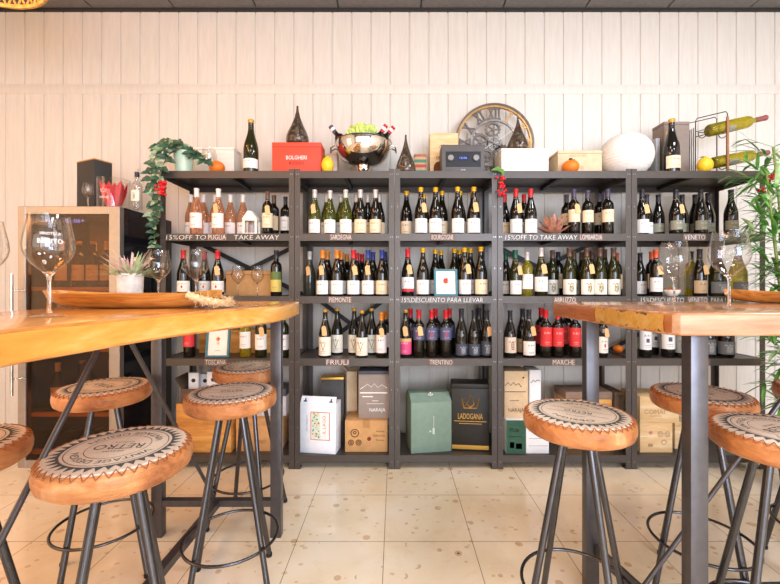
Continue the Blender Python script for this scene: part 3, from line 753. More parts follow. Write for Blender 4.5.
tr, slabR, TR_ = table('bar_table', 'high brown wood table with a chipped bark edge on steel legs, under the bamboo', polyR, [M_SLAB_R, M_EDGE_R, M_END_R], lambda i: 1 if i < 6 else 2,
      [(.792, 1.60), (.884, 1.165), (2.2, 1.62), (2.2, 1.2)],
      [((.803, 1.575, .165), (.884, 1.19, .165), .012, .05), ((2.2, 1.6, .165), (2.2, 1.22, .165), .03, .03), ((.845, 1.36, .165), (2.19, 1.40, .165), .03, .03)],
      [((.855, 1.36, .185), (1.52, 1.36, TB_ + .003)), ((2.17, 1.36, .185), (1.6, 1.36, TB_ + .003))], .007)
# the golden patch where the bark broke off, a thin rough skin let into the left edge
bm = new()
P0 = [(.7512, 1.475), (.7525, 1.41), (.7547, 1.36), (.757, 1.30), (.7645, 1.245), (.772, 1.19), (.780, 1.143)]
rows = 5; g = []
for i, (x, y) in enumerate(smooth_poly(P0, 5)):
    g.append([bm.verts.new((x - .0015 - .0025 * math.sin(PI * j / rows) + random.uniform(-.0008, .0008), y, TB_ + .007 + (TH - TB_ - .014) * j / rows)) for j in range(rows + 1)] )
for A, B in zip(g, g[1:]):
    for j in range(rows): bm.faces.new((A[j], B[j], B[j + 1], A[j + 1]))
bmesh.ops.solidify(bm, geom=bm.faces[:], thickness=-.004)
bm.transform(TR_); o = mk('bark_patch', bm, chip_mat(), slabR, 60); o['label'] = 'golden chipped bark patch'

# ------------------------------------------------------------------ wine glasses
def glass_mat():
    t = NT('clear_glass'); t.set(Roughness=0, IOR=1.45); t.b.inputs['Base Color'].default_value = (1, 1, 1, 1); t.b.inputs['Transmission Weight'].default_value = 1; return t.m
M_GLASS = glass_mat()
def glass_profile(H=.25, r=.055):
    s = H / .25; k = r / .055
    out = [(0, .0), (.030, 0), (.039, .001), (.040, .0025), (.034, .0042), (.015, .0065), (.0065, .011), (.0042, .02), (.0038, .06), (.004, .088), (.0062, .1), (.014, .11), (.027, .121), (.041, .136), (.051, .153), (.055, .171), (.0535, .192), (.048, .22), (.0428, .249), (.0424, .25)]
    inn = [(.0419, .249), (.0471, .22), (.0525, .192), (.054, .171), (.05, .1535), (.0402, .137), (.0262, .1223), (.0132, .1118), (.005, .106), (0, .105)]
    return [(a * (k if b > .1 else 1), b * s) for a, b in out], [(a * k, b * s) for a, b in inn]
po, pi = glass_profile()
M_BOWL = thin_mat('thin_bowl_glass', 'fafafa', .045, .95)
bm = new(); lathe(bm, [q for q in po if q[1] > .1] + pi[:-2] + [(.0132, .1118)], 40); ME_BOWL = mk('bowl', bm, M_BOWL, smooth=60, mesh_only=True)
bm = new(); lathe(bm, [(0, .0095), (.0062, .0105)] + [q for q in po if .0115 < q[1] <= .1101] + [(.0132, .1112), (0, .106)], 28); ME_STEM = mk('stem', bm, M_GLASS, smooth=60, mesh_only=True)
bm = new(); lathe(bm, [(0, .0005), (.039, .0008), (.04, .0022), (.034, .004), (.015, .0062), (.0062, .0105)], 32); ME_FOOTG = mk('foot', bm, M_BOWL, smooth=60, mesh_only=True)
M_ETCH = mat('white_etching', 'f4f4f4', .7)
def wine_glass(x, y, z, label, s=1, group='large wine glasses', etched=False, rz=0):
    o = thing('wine_glass', label, 'wine glass', (x, y, z), rz, group); o.scale = s if isinstance(s, tuple) else (s, s, s)
    put('bowl', ME_BOWL, o); put('stem', ME_STEM, o); put('foot', ME_FOOTG, o)
    if etched:
        bm = new()
        def bend(r, zc):
            def f(X, Z): a = -PI / 2 + X / r; return Vector((r * math.cos(a), r * math.sin(a), zc + Z))
            return f
        text(bm, 'VINOTECA', .042, .007, Matrix(), 0, bend(.0532, .2)); text(bm, 'BENITO', .05, .011, Matrix(), 0, bend(.0557, .182))
        mk('etched_lettering', bm, M_ETCH, o, 0)
    return o
wine_glass(-.841, .96, TH, 'large empty wine glass etched with a white name, front of the honey table', (.93, .93, .99), etched=True, rz=R(44))
wine_glass(-1.10, 1.05, TH, 'empty wine glass cut off at the left picture edge on the honey table', 1.0)
wine_glass(-1.105, 1.845, TH, 'empty wine glass beside the potted air plant on the honey table', .97)
wine_glass(-.932, 1.85, TH, 'empty wine glass behind the rope handle of the wooden tray', .98)
wine_glass(1.106, 1.565, TH, 'smaller looking of the two empty wine glasses on the brown table', 1.0)
wine_glass(1.062, 1.255, TH, 'empty wine glass nearest the front edge of the brown table', 1.0, )

# ------------------------------------------------------------------ trays
M_TRAY = wood('tray_wood', '7a4718', 'bd7c34', 'd9a258', 'X', 7, .35, .15, 10)
M_ROPE = mat('jute_rope', 'd8ba8c', .95, noise=.12, nscale=150)
def tray(name, label, x, y, rz, L, Wd, rope):
    t = thing(name, label, 'tray', (x, y, TH), rz)
    bm = new(); n, m = 24, 12; h = .05
    def surf(u, v, inner):
        a = 2 * u - 1
        half = Wd / 2 * (max(0, 1 - abs(a) ** 3.2)) ** .5
        k = (1 - .05 * inner)
        X = a * L / 2 * (k if abs(a) > .9 else 1); Yv = (2 * v - 1)
        rim = h + .012 * abs(a) ** 3
        z0 = .035 * abs(a) ** 5
        prof = abs(Yv) ** 3
        Z = z0 + (.012 if inner else 0) + (rim - z0 - (.012 if inner else 0)) * prof
        return Vector((X, Yv * half * (1 - .09 * inner) * (.82 + .18 * prof), Z))
    gs = []
    for inner in (0, 1):
        gs.append([[bm.verts.new(surf(.004 + .992 * i / n, j / m, inner)) for j in range(m + 1)] for i in range(n + 1)])
    for q, g in enumerate(gs):
        for i in range(n):
            for j in range(m):
                f = (g[i][j], g[i + 1][j], g[i + 1][j + 1], g[i][j + 1]); bm.faces.new(f if q else f[::-1])
    for j in (0, m):
        for i in range(n):
            f = (gs[0][i][j], gs[0][i + 1][j], gs[1][i + 1][j], gs[1][i][j]); bm.faces.new(f if j == 0 else f[::-1])
    for i in (0, n):
        for j in range(m):
            f = (gs[0][i][j], gs[0][i][j + 1], gs[1][i][j + 1], gs[1][i][j]); bm.faces.new(f[::-1] if i == 0 else f)
    bmesh.ops.recalc_face_normals(bm, faces=bm.faces[:])
    mk('tray_body', bm, M_TRAY, t, 60)
    for s in rope:
        bm = new(); N = 44; pts = []; rs = []
        for k in range(N):
            q = k / (N - 1); ang = PI * q
            pts.append((s * (L / 2 - .075 + .095 * math.sin(ang)), -Wd * .42 * math.cos(ang), .048 - .032 * math.sin(ang) ** .8)); rs.append(.0105 if k % 2 else .0135)
        tube(bm, pts, rs, 8)
        for k in range(2, N - 2):                                   # loose fibres
            for _ in range(12):
                p = Vector(pts[k]); a = random.uniform(0, 2 * PI)
                d = Vector((s * random.uniform(-.2, 1), random.uniform(-.7, .7), random.uniform(-.9, .5))).normalized()
                e = p + d * random.uniform(.017, .03)
                if e.z > .003: tube(bm, [p + d * .008, e], [.0011, .0005], 3)
        mk('rope_handle', bm, M_ROPE, t, 60)
    return t
tray('serving_tray', 'long boat-shaped wooden tray with a frayed rope handle on the honey table', -.885, 1.345, R(3), .575, .2, (1,))
tray('serving_tray', 'boat-shaped wooden tray at the right end of the brown table', 1.77, 1.73, R(-3), .62, .2, (1,))

# ------------------------------------------------------------------ air plant pot on the honey table
M_CONC = mat('white_concrete', 'd6d0c6', .85, noise=.1, nscale=25)
t = thing('potted_air_plant', 'small pink and green air plant in a white concrete pot on the honey table', 'plant', (-1.005, 1.5, TH))
bm = new(); lathe(bm, [(0, 0), (.037, 0), (.04, .003), (.0445, .118), (.0435, .122), (.038, .122), (.036, .105), (0, .105)], 28); mk('pot', bm, M_CONC, t, 40)
M_AIR = mat('air_plant_green', 'a8bc90', .6, noise=.15, nscale=40); M_AIRP = mat('air_plant_pink', 'e2b4b4', .6, noise=.1); M_PETAL = mat('cream_petal', 'efe0b8', .6)
def blade(bm, base, d, L, w, droop, seg=6, mi=0, fold=.25):
    """a narrow pointed leaf with a folded midrib"""
    d = Vector(d).normalized(); side = d.cross(Vector((0, 0, 1)))
    side = side.normalized() if side.length > .01 else Vector((1, 0, 0))
    p = Vector(base); rows = []
    for i in range(seg + 1):
        q = i / seg
        ww = w * math.sin(PI * min(1, .12 + q * .88)) ** .8 if q < 1 else 0
        up = side.cross(d).normalized()
        if ww > 1e-5: rows.append([bm.verts.new(p - side * ww), bm.verts.new(p + up * -ww * fold), bm.verts.new(p + side * ww)])
        else: rows.append([bm.verts.new(p)])
        p = p + d * (L / seg); d = (d + Vector((0, 0, -droop / seg))).normalized()
    for A, B in zip(rows, rows[1:]):
        if len(B) == 3:
            for k in (0, 1): f = bm.faces.new((A[k], A[k + 1], B[k + 1], B[k])); f.material_index = mi
        else:
            for k in (0, 1): f = bm.faces.new((A[k], A[k + 1], B[0])); f.material_index = mi
bm = new()
for k in range(120):
    a = random.uniform(0, 2 * PI); e = random.uniform(.15, 1.35)
    blade(bm, (.018 * math.cos(a), .018 * math.sin(a), .108), (math.cos(a) * math.cos(e), math.sin(a) * math.cos(e), math.sin(e)), random.uniform(.075, .125), .0036, random.uniform(.2, .9), 6, 1 if e > .75 and random.random() < .45 else 0)
o = mk('leaves', bm, [M_AIR, M_AIRP], t, 0); o['kind'] = 'stuff'
for dx, dz, dy in ((.085, .13, -.01), (-.03, .125, 0), (.03, .118, -.02), (.005, .135, .02)):
    bm = new(); tube(bm, [(0, 0, .11), (dx * .6, dy, .11 + dz * .35), (dx, dy, .11 + dz * .5)], .0014, 5); st = mk('flower_stem', bm, M_AIR, t, 40)
    bm = new(); c = Vector((dx, dy, .11 + dz * .5))
    for q in range(9):
        a = 2 * PI * q / 9; blade(bm, c, (math.cos(a), math.sin(a) * .8, .35), .016, .0035, .1, 3)
    ball(bm, c + Vector((0, 0, .003)), .005, 8, 5); mk('flower', bm, M_PETAL, st, 0)
# ------------------------------------------------------------------ things on top of the racks
TOP = LV[0] - .0025
def topz(py, Y): return EYE + (HY - py) * Y / F - TOP
M_INKB = mat('black_ink', '2a2624', .8, noise=0); M_INKW = mat('white_ink', 'f2efec', .7, noise=0); M_GOLD = mat('gold_ink', 'c89a44', .35, .6, noise=0)
M_KRAFT = mat('kraft_card', 'c99862', .85, noise=.05, nscale=18); M_KRAFTP = mat('pale_card', 'd8bd98', .85, noise=.04)
M_KIN = mat('kraft_inside', 'a87a4c', .9)
M_PINE = wood('pine_box', 'cfa46c', 'ddb984', 'e8cca0', 'X', 5, .6, 0, 8); M_PINEP = wood('pale_pine_box', 'e0d2c0', 'e9dfd0', 'f0e8dc', 'X', 5, .6, 0, 8)
M_OAK = wood('amber_crate', 'a8692a', 'cf9246', 'e0ac62', 'X', 5, .5, .1, 8)
def crate(name, label, cat, px0, px1, ytop, Yf, depth, base, m, rz=0, letters=(), lid=None, tape=None, handle=None, group=None, bv=.002, side=None):
    """a carton or wooden box: body with chamfered edges, separate lid and marks; px0..px1 is its front face"""
    x0, x1 = PX(px0, Yf), PX(px1, Yf); w = x1 - x0; h = EYE + (HY - ytop) * Yf / F - base
    t = thing(name, label, cat, ((x0 + x1) / 2, Yf + depth / 2, base), R(rz), group)
    lh = lid[1] if lid else 0
    bm = new(); box(bm, -w / 2, w / 2, -depth / 2, depth / 2, 0, h - lh - (.0015 if lid else 0)); bevel_all(bm, bv, 2); mk('body', bm, m, t, 30)
    if lid:
        bm = new(); o = lid[2]; box(bm, -w / 2 - o, w / 2 + o, -depth / 2 - o, depth / 2 + o, h - lh, h); bevel_all(bm, bv, 2); mk('lid', bm, lid[0], t, 30)
    if tape:
        bm = new(); box(bm, -.024, .024, -depth / 2 - .0012, depth / 2 + .001, h - .05, h + .0012); mk('tape', bm, tape, t, 0)
    if side:
        bm = new(); box(bm, side[1] * w / 2 - (.0005 if side[1] > 0 else -.0005), side[1] * (w / 2 + .0012), -depth / 2 + .001, depth / 2 - .001, .001, h - lh - .002); mk('side_panel', bm, side[0], t, 0)
    if letters:
        groups = {}
        for L in letters: groups.setdefault(L[0].name, []).append(L)
        for _, LS in groups.items():
            bm = new()
            for (mm, kind, u, v, *a) in LS:
                X = (u - .5) * w; Z = v * h; y = -depth / 2 - .0012
                if kind == 'text': text(bm, a[0], a[1] * w, a[2] * h, flat((1, 0, 0), (0, 0, 1), (X, y, Z)))
                elif kind == 'line': tube(bm, [(X + (p - .5) * w * 0 + (p) * w, y, Z + q * h) for p, q in a[0]], a[1], 4)
                elif kind == 'rect': box(bm, X - a[0] * w / 2, X + a[0] * w / 2, y, y + .001, Z - a[1] * h / 2, Z + a[1] * h / 2)
                elif kind == 'ring': tube(bm, [(X + a[0] * w * math.cos(q * PI / 10), y, Z + a[0] * w * math.sin(q * PI / 10)) for q in range(20)], a[1], 4, True)
            mk('print', bm, LS[0][0], t, 0)
    return t, w, h, depth
M_RED = mat('coral_red_card', 'e04a34', .6, noise=.02)
crate('gift_box', 'wide coral red box with white lettering, carrying a brown teardrop vase', 'box', 272, 321, 142.3, 2.715, .145, TOP, M_RED, 0, [(M_INKW, 'text', .5, .53, 'BOLGHERI', .42, .12), (M_INKB, 'text', .5, .36, 'ROSSO', .3, .1)], lid=(M_RED, .03, .0008))
crate('wine_crate', 'grey white flat box behind the tangerine and the clear glass', 'box', 190.5, 234, 147, 2.86, .13, TOP, M_PINEP, 0, lid=(M_PINEP, .02, .002))
crate('gift_box', 'small pale pink box standing behind the lemon', 'box', 315, 337, 152, 2.93, .09, TOP, mat('pale_pink_card', 'dcc4b2', .8), 0, lid=(mat('pale_pink_card', ''), .02, .001))
crate('wine_crate', 'tall natural wood wine box with an arched opening, behind the black radio', 'box', 430, 458, 133, 2.86, .12, TOP, M_PINE, 0,
      [(M_INKB, 'text', .43, .48, 'CHATEAU', .42, .07), (M_INKB, 'line', .43, .68, [(-.12, 0), (-.03, .07), (0, .02), (.05, .08), (.1, 0)], .0015)])
t = [o for o in bpy.data.objects if o.name.startswith('wine_crate') and o.parent is None][-1]
bm = new(); W_ = PX(458, 2.86) - PX(430, 2.86)
pts = [(-.045, 0), (.045, 0)] + [(.045 * math.cos(a), .09 + .045 * math.sin(a)) for a in [PI * k / 10 for k in range(11)]]
f = bm.faces.new([bm.verts.new((x - .03, -.0615, z + .003)) for x, z in pts]); mk('opening', bm, mat('dark_hollow', '6b3c1a', .9), t, 0)
crate('wine_crate', 'flat white wooden wine box under a brown teardrop vase', 'box', 501.5, 548.5, 148.3, 2.72, .19, TOP, M_PINEP, 0,
      [(mat('pale_brand', 'cfc4b6', .8), 'ring', .5, .6, .1, .0015), (mat('pale_brand', ''), 'text', .52, .3, 'Grand Vin', .45, .13), (mat('pale_brand', ''), 'text', .5, .58, 'W', .09, .25)], lid=(M_PINEP, .018, .001))
crate('carton', 'low brown cardboard box behind the tangerine with the leaf', 'box', 558, 602, 150.5, 2.78, .17, TOP, M_KRAFTP, 0, [(mat('pale_print', 'c89c74', .8), 'text', .45, .8, 'VINO ROSSO', .4, .07), (mat('pale_print', ''), 'ring', .55, .35, .03, .002)], lid=(M_KRAFTP, .02, .001))
crate('gift_box', 'slim grey box standing between the paper lantern and the magnum', 'box', 656, 660, 138, 2.84, .12, TOP, mat('cool_grey_card', 'a8a8a8', .6))
crate('gift_box', 'tall taupe box with gold squares behind the magnum bottle', 'box', 664, 689.5, 121.5, 2.84, .13, TOP, mat('taupe_card', '8c7c70', .7, noise=.03), 0,
      [(M_GOLD, 'rect', u, v, .1, .06) for u, v in ((.12, .8), (.3, .8), (.12, .68), (.3, .68), (.12, .56))], lid=(mat('taupe_card', ''), .02, .001))
# magnums
bottle('magnum_bottle', (PX(251, 2.75), 2.75, TOP), ('burg', 'olive', 'gold', 'white', 0, (.035, .085)), 'large dark bottle with gold cap and white label beside the coral red box', None, 1.27)
bottle('magnum_bottle', (PX(671.5, 2.755), 2.755, TOP), ('burg', 'dark', 'gold', 'cream', 0, (.035, .1)), 'large dark bottle with gold cap before the tall taupe box', None, 1.29, R(10))
# teardrop vases
def tear_mat():
    t = NT('mottled_bronze_glass'); t.set(Roughness=.2, Metallic=.35)
    v = t.coord('Object', (1, 1, .6)); a = t.noise(v, 28, 5, .7, 1); vo = t.n('ShaderNodeTexVoronoi'); vo.inputs['Scale'].default_value = 70; t.l(v, vo.inputs['Vector'])
    c = t.ramp(a, [(.35, '332b25'), (.55, '5c4f44'), (.75, 'a39078')]); c = t.mix(t.math('MULTIPLY', t.math('LESS_THAN', vo.outputs['Distance'], .2), .5), c, 'b89c70')
    t.l(c, t.b.inputs['Base Color']); return t.m
M_TEAR = tear_mat()
def teardrop(px, ytop, wpx, Y, base, label):
    r = wpx / 2 / F * Y; h = EYE + (HY - ytop) * Y / F - base
    bm = new(); lathe(bm, [(0, 0), (.72 * r, .0), (.93 * r, .04 * h), (r, .13 * h), (.97 * r, .22 * h), (.82 * r, .34 * h), (.6 * r, .47 * h), (.4 * r, .6 * h), (.25 * r, .72 * h), (.14 * r, .84 * h), (.09 * r, .93 * h), (.1 * r, .97 * h), (.06 * r, h), (0, h)], 28)
    o = mk('teardrop_vase', bm, M_TEAR, None, 60, (PX(px, Y), Y, base)); tag(o, label, 'vase', 'bronze teardrop vases')
redtop = EYE + (HY - 142.3) * 2.715 / F; whitetop = EYE + (HY - 148.3) * 2.72 / F
teardrop(297.5, 106, 22.5, 2.79, redtop + .0005, 'bronze glass teardrop vase standing on the coral red box')
teardrop(405.8, 134.7, 20, 2.74, TOP, 'bronze glass teardrop vase beside the steel bowl, directly on the rack')
teardrop(518, 117, 21, 2.81, whitetop + .0005, 'bronze glass teardrop vase standing on the white wooden box before the clock')
# fruit
M_ORANGE = mat('orange_peel', 'ee7a1e', .45, noise=.06, nscale=60); M_LEMON = mat('lemon_peel', 'eec22c', .45, noise=.06, nscale=60); M_LEAF = mat('leaf_green', '5c8a34', .5, noise=.12)
def fruit(name, label, px, ytop, wpx, Y, m, leaf, sz, tip=0):
    r = wpx / 2 / F * Y; h = EYE + (HY - ytop) * Y / F - TOP
    h = max(h, 2 * r * sz * .9); t = thing(name, label, 'fruit', (PX(px, Y), Y, TOP))
    bm = new(); n = 14
    lathe(bm, [((r * math.sin(PI * i / n)), h / 2 - h / 2 * math.cos(PI * i / n) - (.06 * h * math.exp(-((i - n) / 1.6) ** 2) if not tip else -.08 * h * math.exp(-((i - n) / 1.3) ** 2))) for i in range(n + 1)], 22)
    mk('flesh', bm, m, t, 60)
    bm = new(); tube(bm, [(0, 0, h * (1.02 if tip else .93)), (.003, 0, h + .008)], .0025, 6); st = mk('stalk', bm, M_LEAF, t, 40)
    if leaf:
        bm = new()
        for a in leaf: blade(bm, (0, 0, h * .99), (math.cos(R(a)), math.sin(R(a)), .35), .042, .013, .7, 6)
        mk('leaf', bm, M_LEAF, st, 0)
fruit('tangerine', 'plain orange tangerine in front of the grey white box', 217, 161, 15, 2.70, M_ORANGE, None, .8)
fruit('lemon', 'yellow lemon with a green leaf beside the coral red box', 327.5, 157, 12.5, 2.69, M_LEMON, (200, 140), .9, 1)
fruit('tangerine', 'orange tangerine with a green leaf before the low cardboard box', 570.5, 160, 16.5, 2.70, M_ORANGE, (250, 20), .8)
fruit('lemon', 'yellow lemon under the wire bottle holder', 705, 157.5, 14, 2.675, M_LEMON, (60, 180), .9, 1)
# clear glass upside down by the tangerine
wine_glass(PX(209, 2.76), 2.76, TOP, 'clear empty glass between the ivy pot and the magnum bottle', (.95, .95, .78), None)
# small book stack
t = thing('book_stack', 'small green and red decorated tin beside the bronze teardrop vase', 'tin', (PX(420, 2.86), 2.86, TOP))
bm = new(); box(bm, -.043, .043, -.03, .03, 0, .165); bevel_all(bm, .004, 2); t.name = 'decorated_tin'; mk('body', bm, mat('tin_cream', 'c89a70', .5), t, 30)
for z, c in ((.045, '4c8a6a'), (.085, 'b4402c'), (.12, '3c7a5c')):
    bm = new(); box(bm, -.0437, .0437, -.0308, .0308, z, z + .022); mk('stripe', bm, mat('tin_' + c, c, .4), t, 0)
bm = new(); box(bm, -.045, .045, -.032, .032, .165, .18); bevel_all(bm, .003, 2); mk('lid', bm, mat('tin_red', 'a85a3c', .4), t, 30)
# steel bowl with lettuce and bottles
M_STEEL = mat('polished_steel', 'd8d6d2', .05, 1, noise=0)
bx, by = PX(363.5, 2.84), 2.84; RB = .2; HB = EYE + (HY - 133.5) * 2.64 / F - TOP
t = thing('steel_bowl', 'big polished steel wine cooler bowl on a foot, filled with lettuce and bottles', 'bowl', (bx, by, TOP))
pr = [(0, 0), (.078, 0), (.08, .005), (.074, .014), (.056, .03), (.05, .06), (.05, .08), (.056, .096)]
pr += [(.056 + (RB - .056) * math.sin(PI / 2 * k / 10), .096 + (HB - .096) * (1 - math.cos(PI / 2 * k / 10))) for k in range(1, 11)]
pr += [(RB + .006, HB + .004), (RB + .002, HB + .007), (RB - .004, HB)] + [((RB - .004) * math.cos(PI / 2 * k / 8), .102 + (HB - .102) * (1 - math.sin(PI / 2 * k / 8))) for k in range(1, 9)]
bm = new(); lathe(bm, pr, 48); mk('bowl_body', bm, M_STEEL, t, 50)
for s in (-1, 1):
    bm = new(); tube(bm, [(s * (RB + .002), -.035, HB - .02), (s * (RB + .03), -.03, HB - .035), (s * (RB + .034), 0, HB - .06), (s * (RB + .03), .03, HB - .035), (s * (RB + .002), .035, HB - .02)], .006, 8); mk('handle', bm, M_STEEL, t, 60)
def lettuce():
    bm = new()
    for k in range(34):
        a = random.uniform(0, 2 * PI); rr = .12 * math.sqrt(random.random()); c = Vector((rr * math.cos(a) * 1.05, rr * math.sin(a), HB - .022 + .09 * (1 - (rr / .13) ** 2) + .02 * random.random()))
        d = Vector((math.cos(a), math.sin(a), random.uniform(.6, 1.6))).normalized(); side = d.cross(Vector((0, 0, 1))).normalized(); nn = side.cross(d)
        n, m = 7, 9; L = random.uniform(.05, .075); g = []
        for i in range(n + 1):
            u = i / n; row = []
            for j in range(m + 1):
                v = 2 * j / m - 1; wdt = .045 * math.sin(PI * (.15 + .6 * u))
                ruff = .010 * u * math.sin(j * 2.4 + k) + .006 * abs(v) * math.sin(i * 3 + j * 2 + k)
                row.append(bm.verts.new(c + d * (u * L * (1 - .18 * v * v)) + side * (v * wdt) + nn * (.02 * u * u + .018 * v * v + ruff)))
            g.append(row)
        for i in range(n):
            for j in range(m): bm.faces.new((g[i][j], g[i + 1][j], g[i + 1][j + 1], g[i][j + 1]))
    o = mk('lettuce', bm, mat('lettuce_green', 'c6d870', .5, noise=.2, nscale=25), None, 60, (bx, by, TOP)); tag(o, 'curly bright green lettuce heaped in the steel bowl', 'lettuce')
lettuce()
for (px, py, ang, y, cap, lab) in ((336, 133.5, -38, 2.78, 'plum', 'dark capsule bottle neck leaning out of the steel bowl towards the red box'), (381, 133, 34, 2.745, 'red', 'red and white capped bottle leaning out of the steel bowl, next to the lettuce'), (388, 134, 40, 2.84, 'red', 'red and white capped bottle leaning out of the steel bowl, outermost')):
    d = Vector((math.sin(R(ang)), 0, math.cos(R(ang)))); p = Vector((PX(px, y), y, PZ(py, y))) - d * .245
    o = bottle('wine_bottle', p, ('bord', 'dark', cap, 'white', 0), lab, 'bottles in the steel bowl'); o.rotation_euler = (0, R(ang), 0)
    bm = new(); lathe(bm, [(.0158, .262), (.0172, .262), (.0172, .282), (.0158, .282)], 14); mk('capsule_band', bm, M_INKW, o, 50)
# radio
t = thing('radio', 'black table radio with two knobs and a small blue display', 'radio', (PX(462, 2.74), 2.74, TOP))
w_ = 43.5 / F * 2.70; h_ = EYE + (HY - 144.5) * 2.69 / F - TOP
M_RADIO = mat('charcoal_radio_case', '54504e', .5, noise=.04); M_RFACE = mat('black_radio_face', '1c1c1e', .3)
bm = new(); box(bm, -w_ / 2, w_ / 2, -.05, .07, .006, h_); bevel_all(bm, .006, 3); mk('case', bm, M_RADIO, t, 40)
bm = new(); box(bm, -w_ * .4, w_ * .4, -.0525, -.048, h_ * .24, h_ * .76); bevel_all(bm, .002, 1); fp = mk('front_panel', bm, M_RFACE, t, 30)
bm = new(); box(bm, -.042, .042, -.0535, -.0515, h_ * .44, h_ * .64); disp = mk('display', bm, mat('radio_display', '28303c', .2, emit=('3050a0', .08)), fp, 0)
bm = new(); text(bm, '12:06', .05, .014, flat((1, 0, 0), (0, 0, 1), (0, -.0542, h_ * .54))); mk('digits', bm, mat('blue_digits', '8090ff', .5, emit=('7088ff', .8)), fp, 0)
for s in (-1, 1):
    bm = new(); tube(bm, [(s * w_ * .29, -.052, h_ * .53), (s * w_ * .29, -.066, h_ * .53)], .021, 24); bevel_all(bm, .002, 1, 60); mk('knob', bm, mat('radio_knob', '8a8682', .3, .6), fp, 40)
bm = new(); box(bm, -w_ * .38, w_ * .38, -.0515, -.0495, h_ * .1, h_ * .17); text(bm, 'DUAL', .03, .009, flat((1, 0, 0), (0, 0, 1), (0, -.0522, h_ * .135)), 1); mk('name_strip', bm, [M_RADIO, M_INKW], t, 0)
for s in (-1, 1):
    bm = new(); tube(bm, [(s * w_ * .42, -.02, 0), (s * w_ * .42, -.02, .008)], .012, 12); mk('foot', bm, M_RUB, t, 40)
# clock, leaning on the wall
YC = 3.02; cx_, cz_ = PX(494, YC), EYE + (HY - 143.5) * YC / F; RC_ = 39.5 / F * YC
cz_ = max(cz_, TOP + RC_ + .002)
t = thing('wall_clock', 'large round open-work clock with gears and roman numerals behind the radio', 'clock', (cx_, YC, cz_))
M_BRASS = mat('aged_gold', 'b48c58', .4, .6, noise=.12); M_IRON = mat('dark_bronze', '6a6058', .45, .6, noise=.12); M_PEWT = mat('pewter', '8c8680', .35, .7, noise=.1)
def vring(bm, r0, r1, y0, y1, seg=64, c=(0, 0)):
    q = []
    for r, y in ((r0, y0), (r1, y0), (r1, y1), (r0, y1)): q.append([bm.verts.new((c[0] + r * math.cos(2 * PI * k / seg), y, c[1] + r * math.sin(2 * PI * k / seg))) for k in range(seg)])
    for i in range(4):
        for k in range(seg): bm.faces.new((q[i][k], q[i][(k + 1) % seg], q[(i + 1) % 4][(k + 1) % seg], q[(i + 1) % 4][k]))
    bmesh.ops.recalc_face_normals(bm, faces=bm.faces[:])
bm = new(); vring(bm, RC_ * .955, RC_, -.02, .012); mk('outer_ring', bm, M_IRON, t, 40)
bm = new(); vring(bm, RC_ * .905, RC_ * .96, -.014, .008); mk('gold_ring', bm, M_BRASS, t, 40)
bm = new(); vring(bm, RC_ * .555, RC_ * .6, -.012, .006); mk('inner_ring', bm, M_PEWT, t, 40)
NUM = ['XII', 'I', 'II', 'III', 'IIII', 'V', 'VI', 'VII', 'VIII', 'IX', 'X', 'XI']
for k, s in enumerate(NUM):
    bm = new(); ws = {'I': .05, 'V': .13, 'X': .13}; tot = sum(ws[c] for c in s) + .03 * (len(s) - 1); x = -tot / 2 * RC_
    z0, z1 = RC_ * .6, RC_ * .915
    def st(xa, za, xb, zb, w=.042): bar(bm, (xa, -.003, za), (xb, -.003, zb), w * RC_, .012)
    for c in s:
        w2 = ws[c] * RC_
        if c == 'I': st(x + w2 / 2, z0, x + w2 / 2, z1)
        elif c == 'V': st(x, z1, x + w2 / 2, z0); st(x + w2, z1, x + w2 / 2, z0, .025)
        else: st(x, z0, x + w2, z1, .045); st(x, z1, x + w2, z0, .025)
        x += w2 + .03 * RC_
    for z in (z0 + .006, z1 - .012): st(-tot / 2 * RC_ - .006, z, tot / 2 * RC_ + .006, z, .03)
    bm.transform(Matrix.Rotation(2 * PI * k / 12, 4, 'Y')); mk('numeral', bm, M_BRASS if k in (1, 2, 3) else M_IRON, t, 0)
for (gx, gz, r, n) in ((-.01, .105, .055, 14), (-.105, .01, .062, 18), (0, 0, .055, 14), (.06, -.085, .07, 20), (-.06, -.095, .045, 12)):
    bm = new(); c = (gx * RC_ / .3, gz * RC_ / .3); vring(bm, r * .76, r, -.008, .006, 32, c); vring(bm, 0.0001, r * .24, -.01, .006, 16, c)
    for k in range(5):
        a = 2 * PI * k / 5; bar(bm, (c[0] + r * .2 * math.cos(a), -.001, c[1] + r * .2 * math.sin(a)), (c[0] + r * .8 * math.cos(a), -.001, c[1] + r * .8 * math.sin(a)), .010, .008)
    for k in range(n):
        a = 2 * PI * k / n; bar(bm, (c[0] + r * .97 * math.cos(a), -.001, c[1] + r * .97 * math.sin(a)), (c[0] + r * 1.12 * math.cos(a), -.001, c[1] + r * 1.12 * math.sin(a)), .008, .01)
    mk('gear', bm, M_IRON if r != .055 or gx else M_PEWT, t, 0)
bm = new()
for a, l in ((150, .19), (330, .11), (90, .28), (270, .2)): bar(bm, (0, .004, 0), (RC_ * .58 * math.cos(R(a)), .004, RC_ * .58 * math.sin(R(a))), .012, .008)
mk('gear_bridge', bm, M_IRON, t, 0)
for a, l, b in ((34, .17, .03), (212, .14, .02)):
    bm = new(); p = Vector((math.cos(R(a)), 0, math.sin(R(a)))); bar(bm, p * -.03 + Vector((0, -.022, 0)), p * l + Vector((0, -.022, 0)), .009, .003); mk('hand', bm, M_INKW, t, 0)
bm = new(); tube(bm, [(0, .01, 0), (0, -.026, 0)], .012, 14); mk('hub', bm, M_PEWT, t, 40)
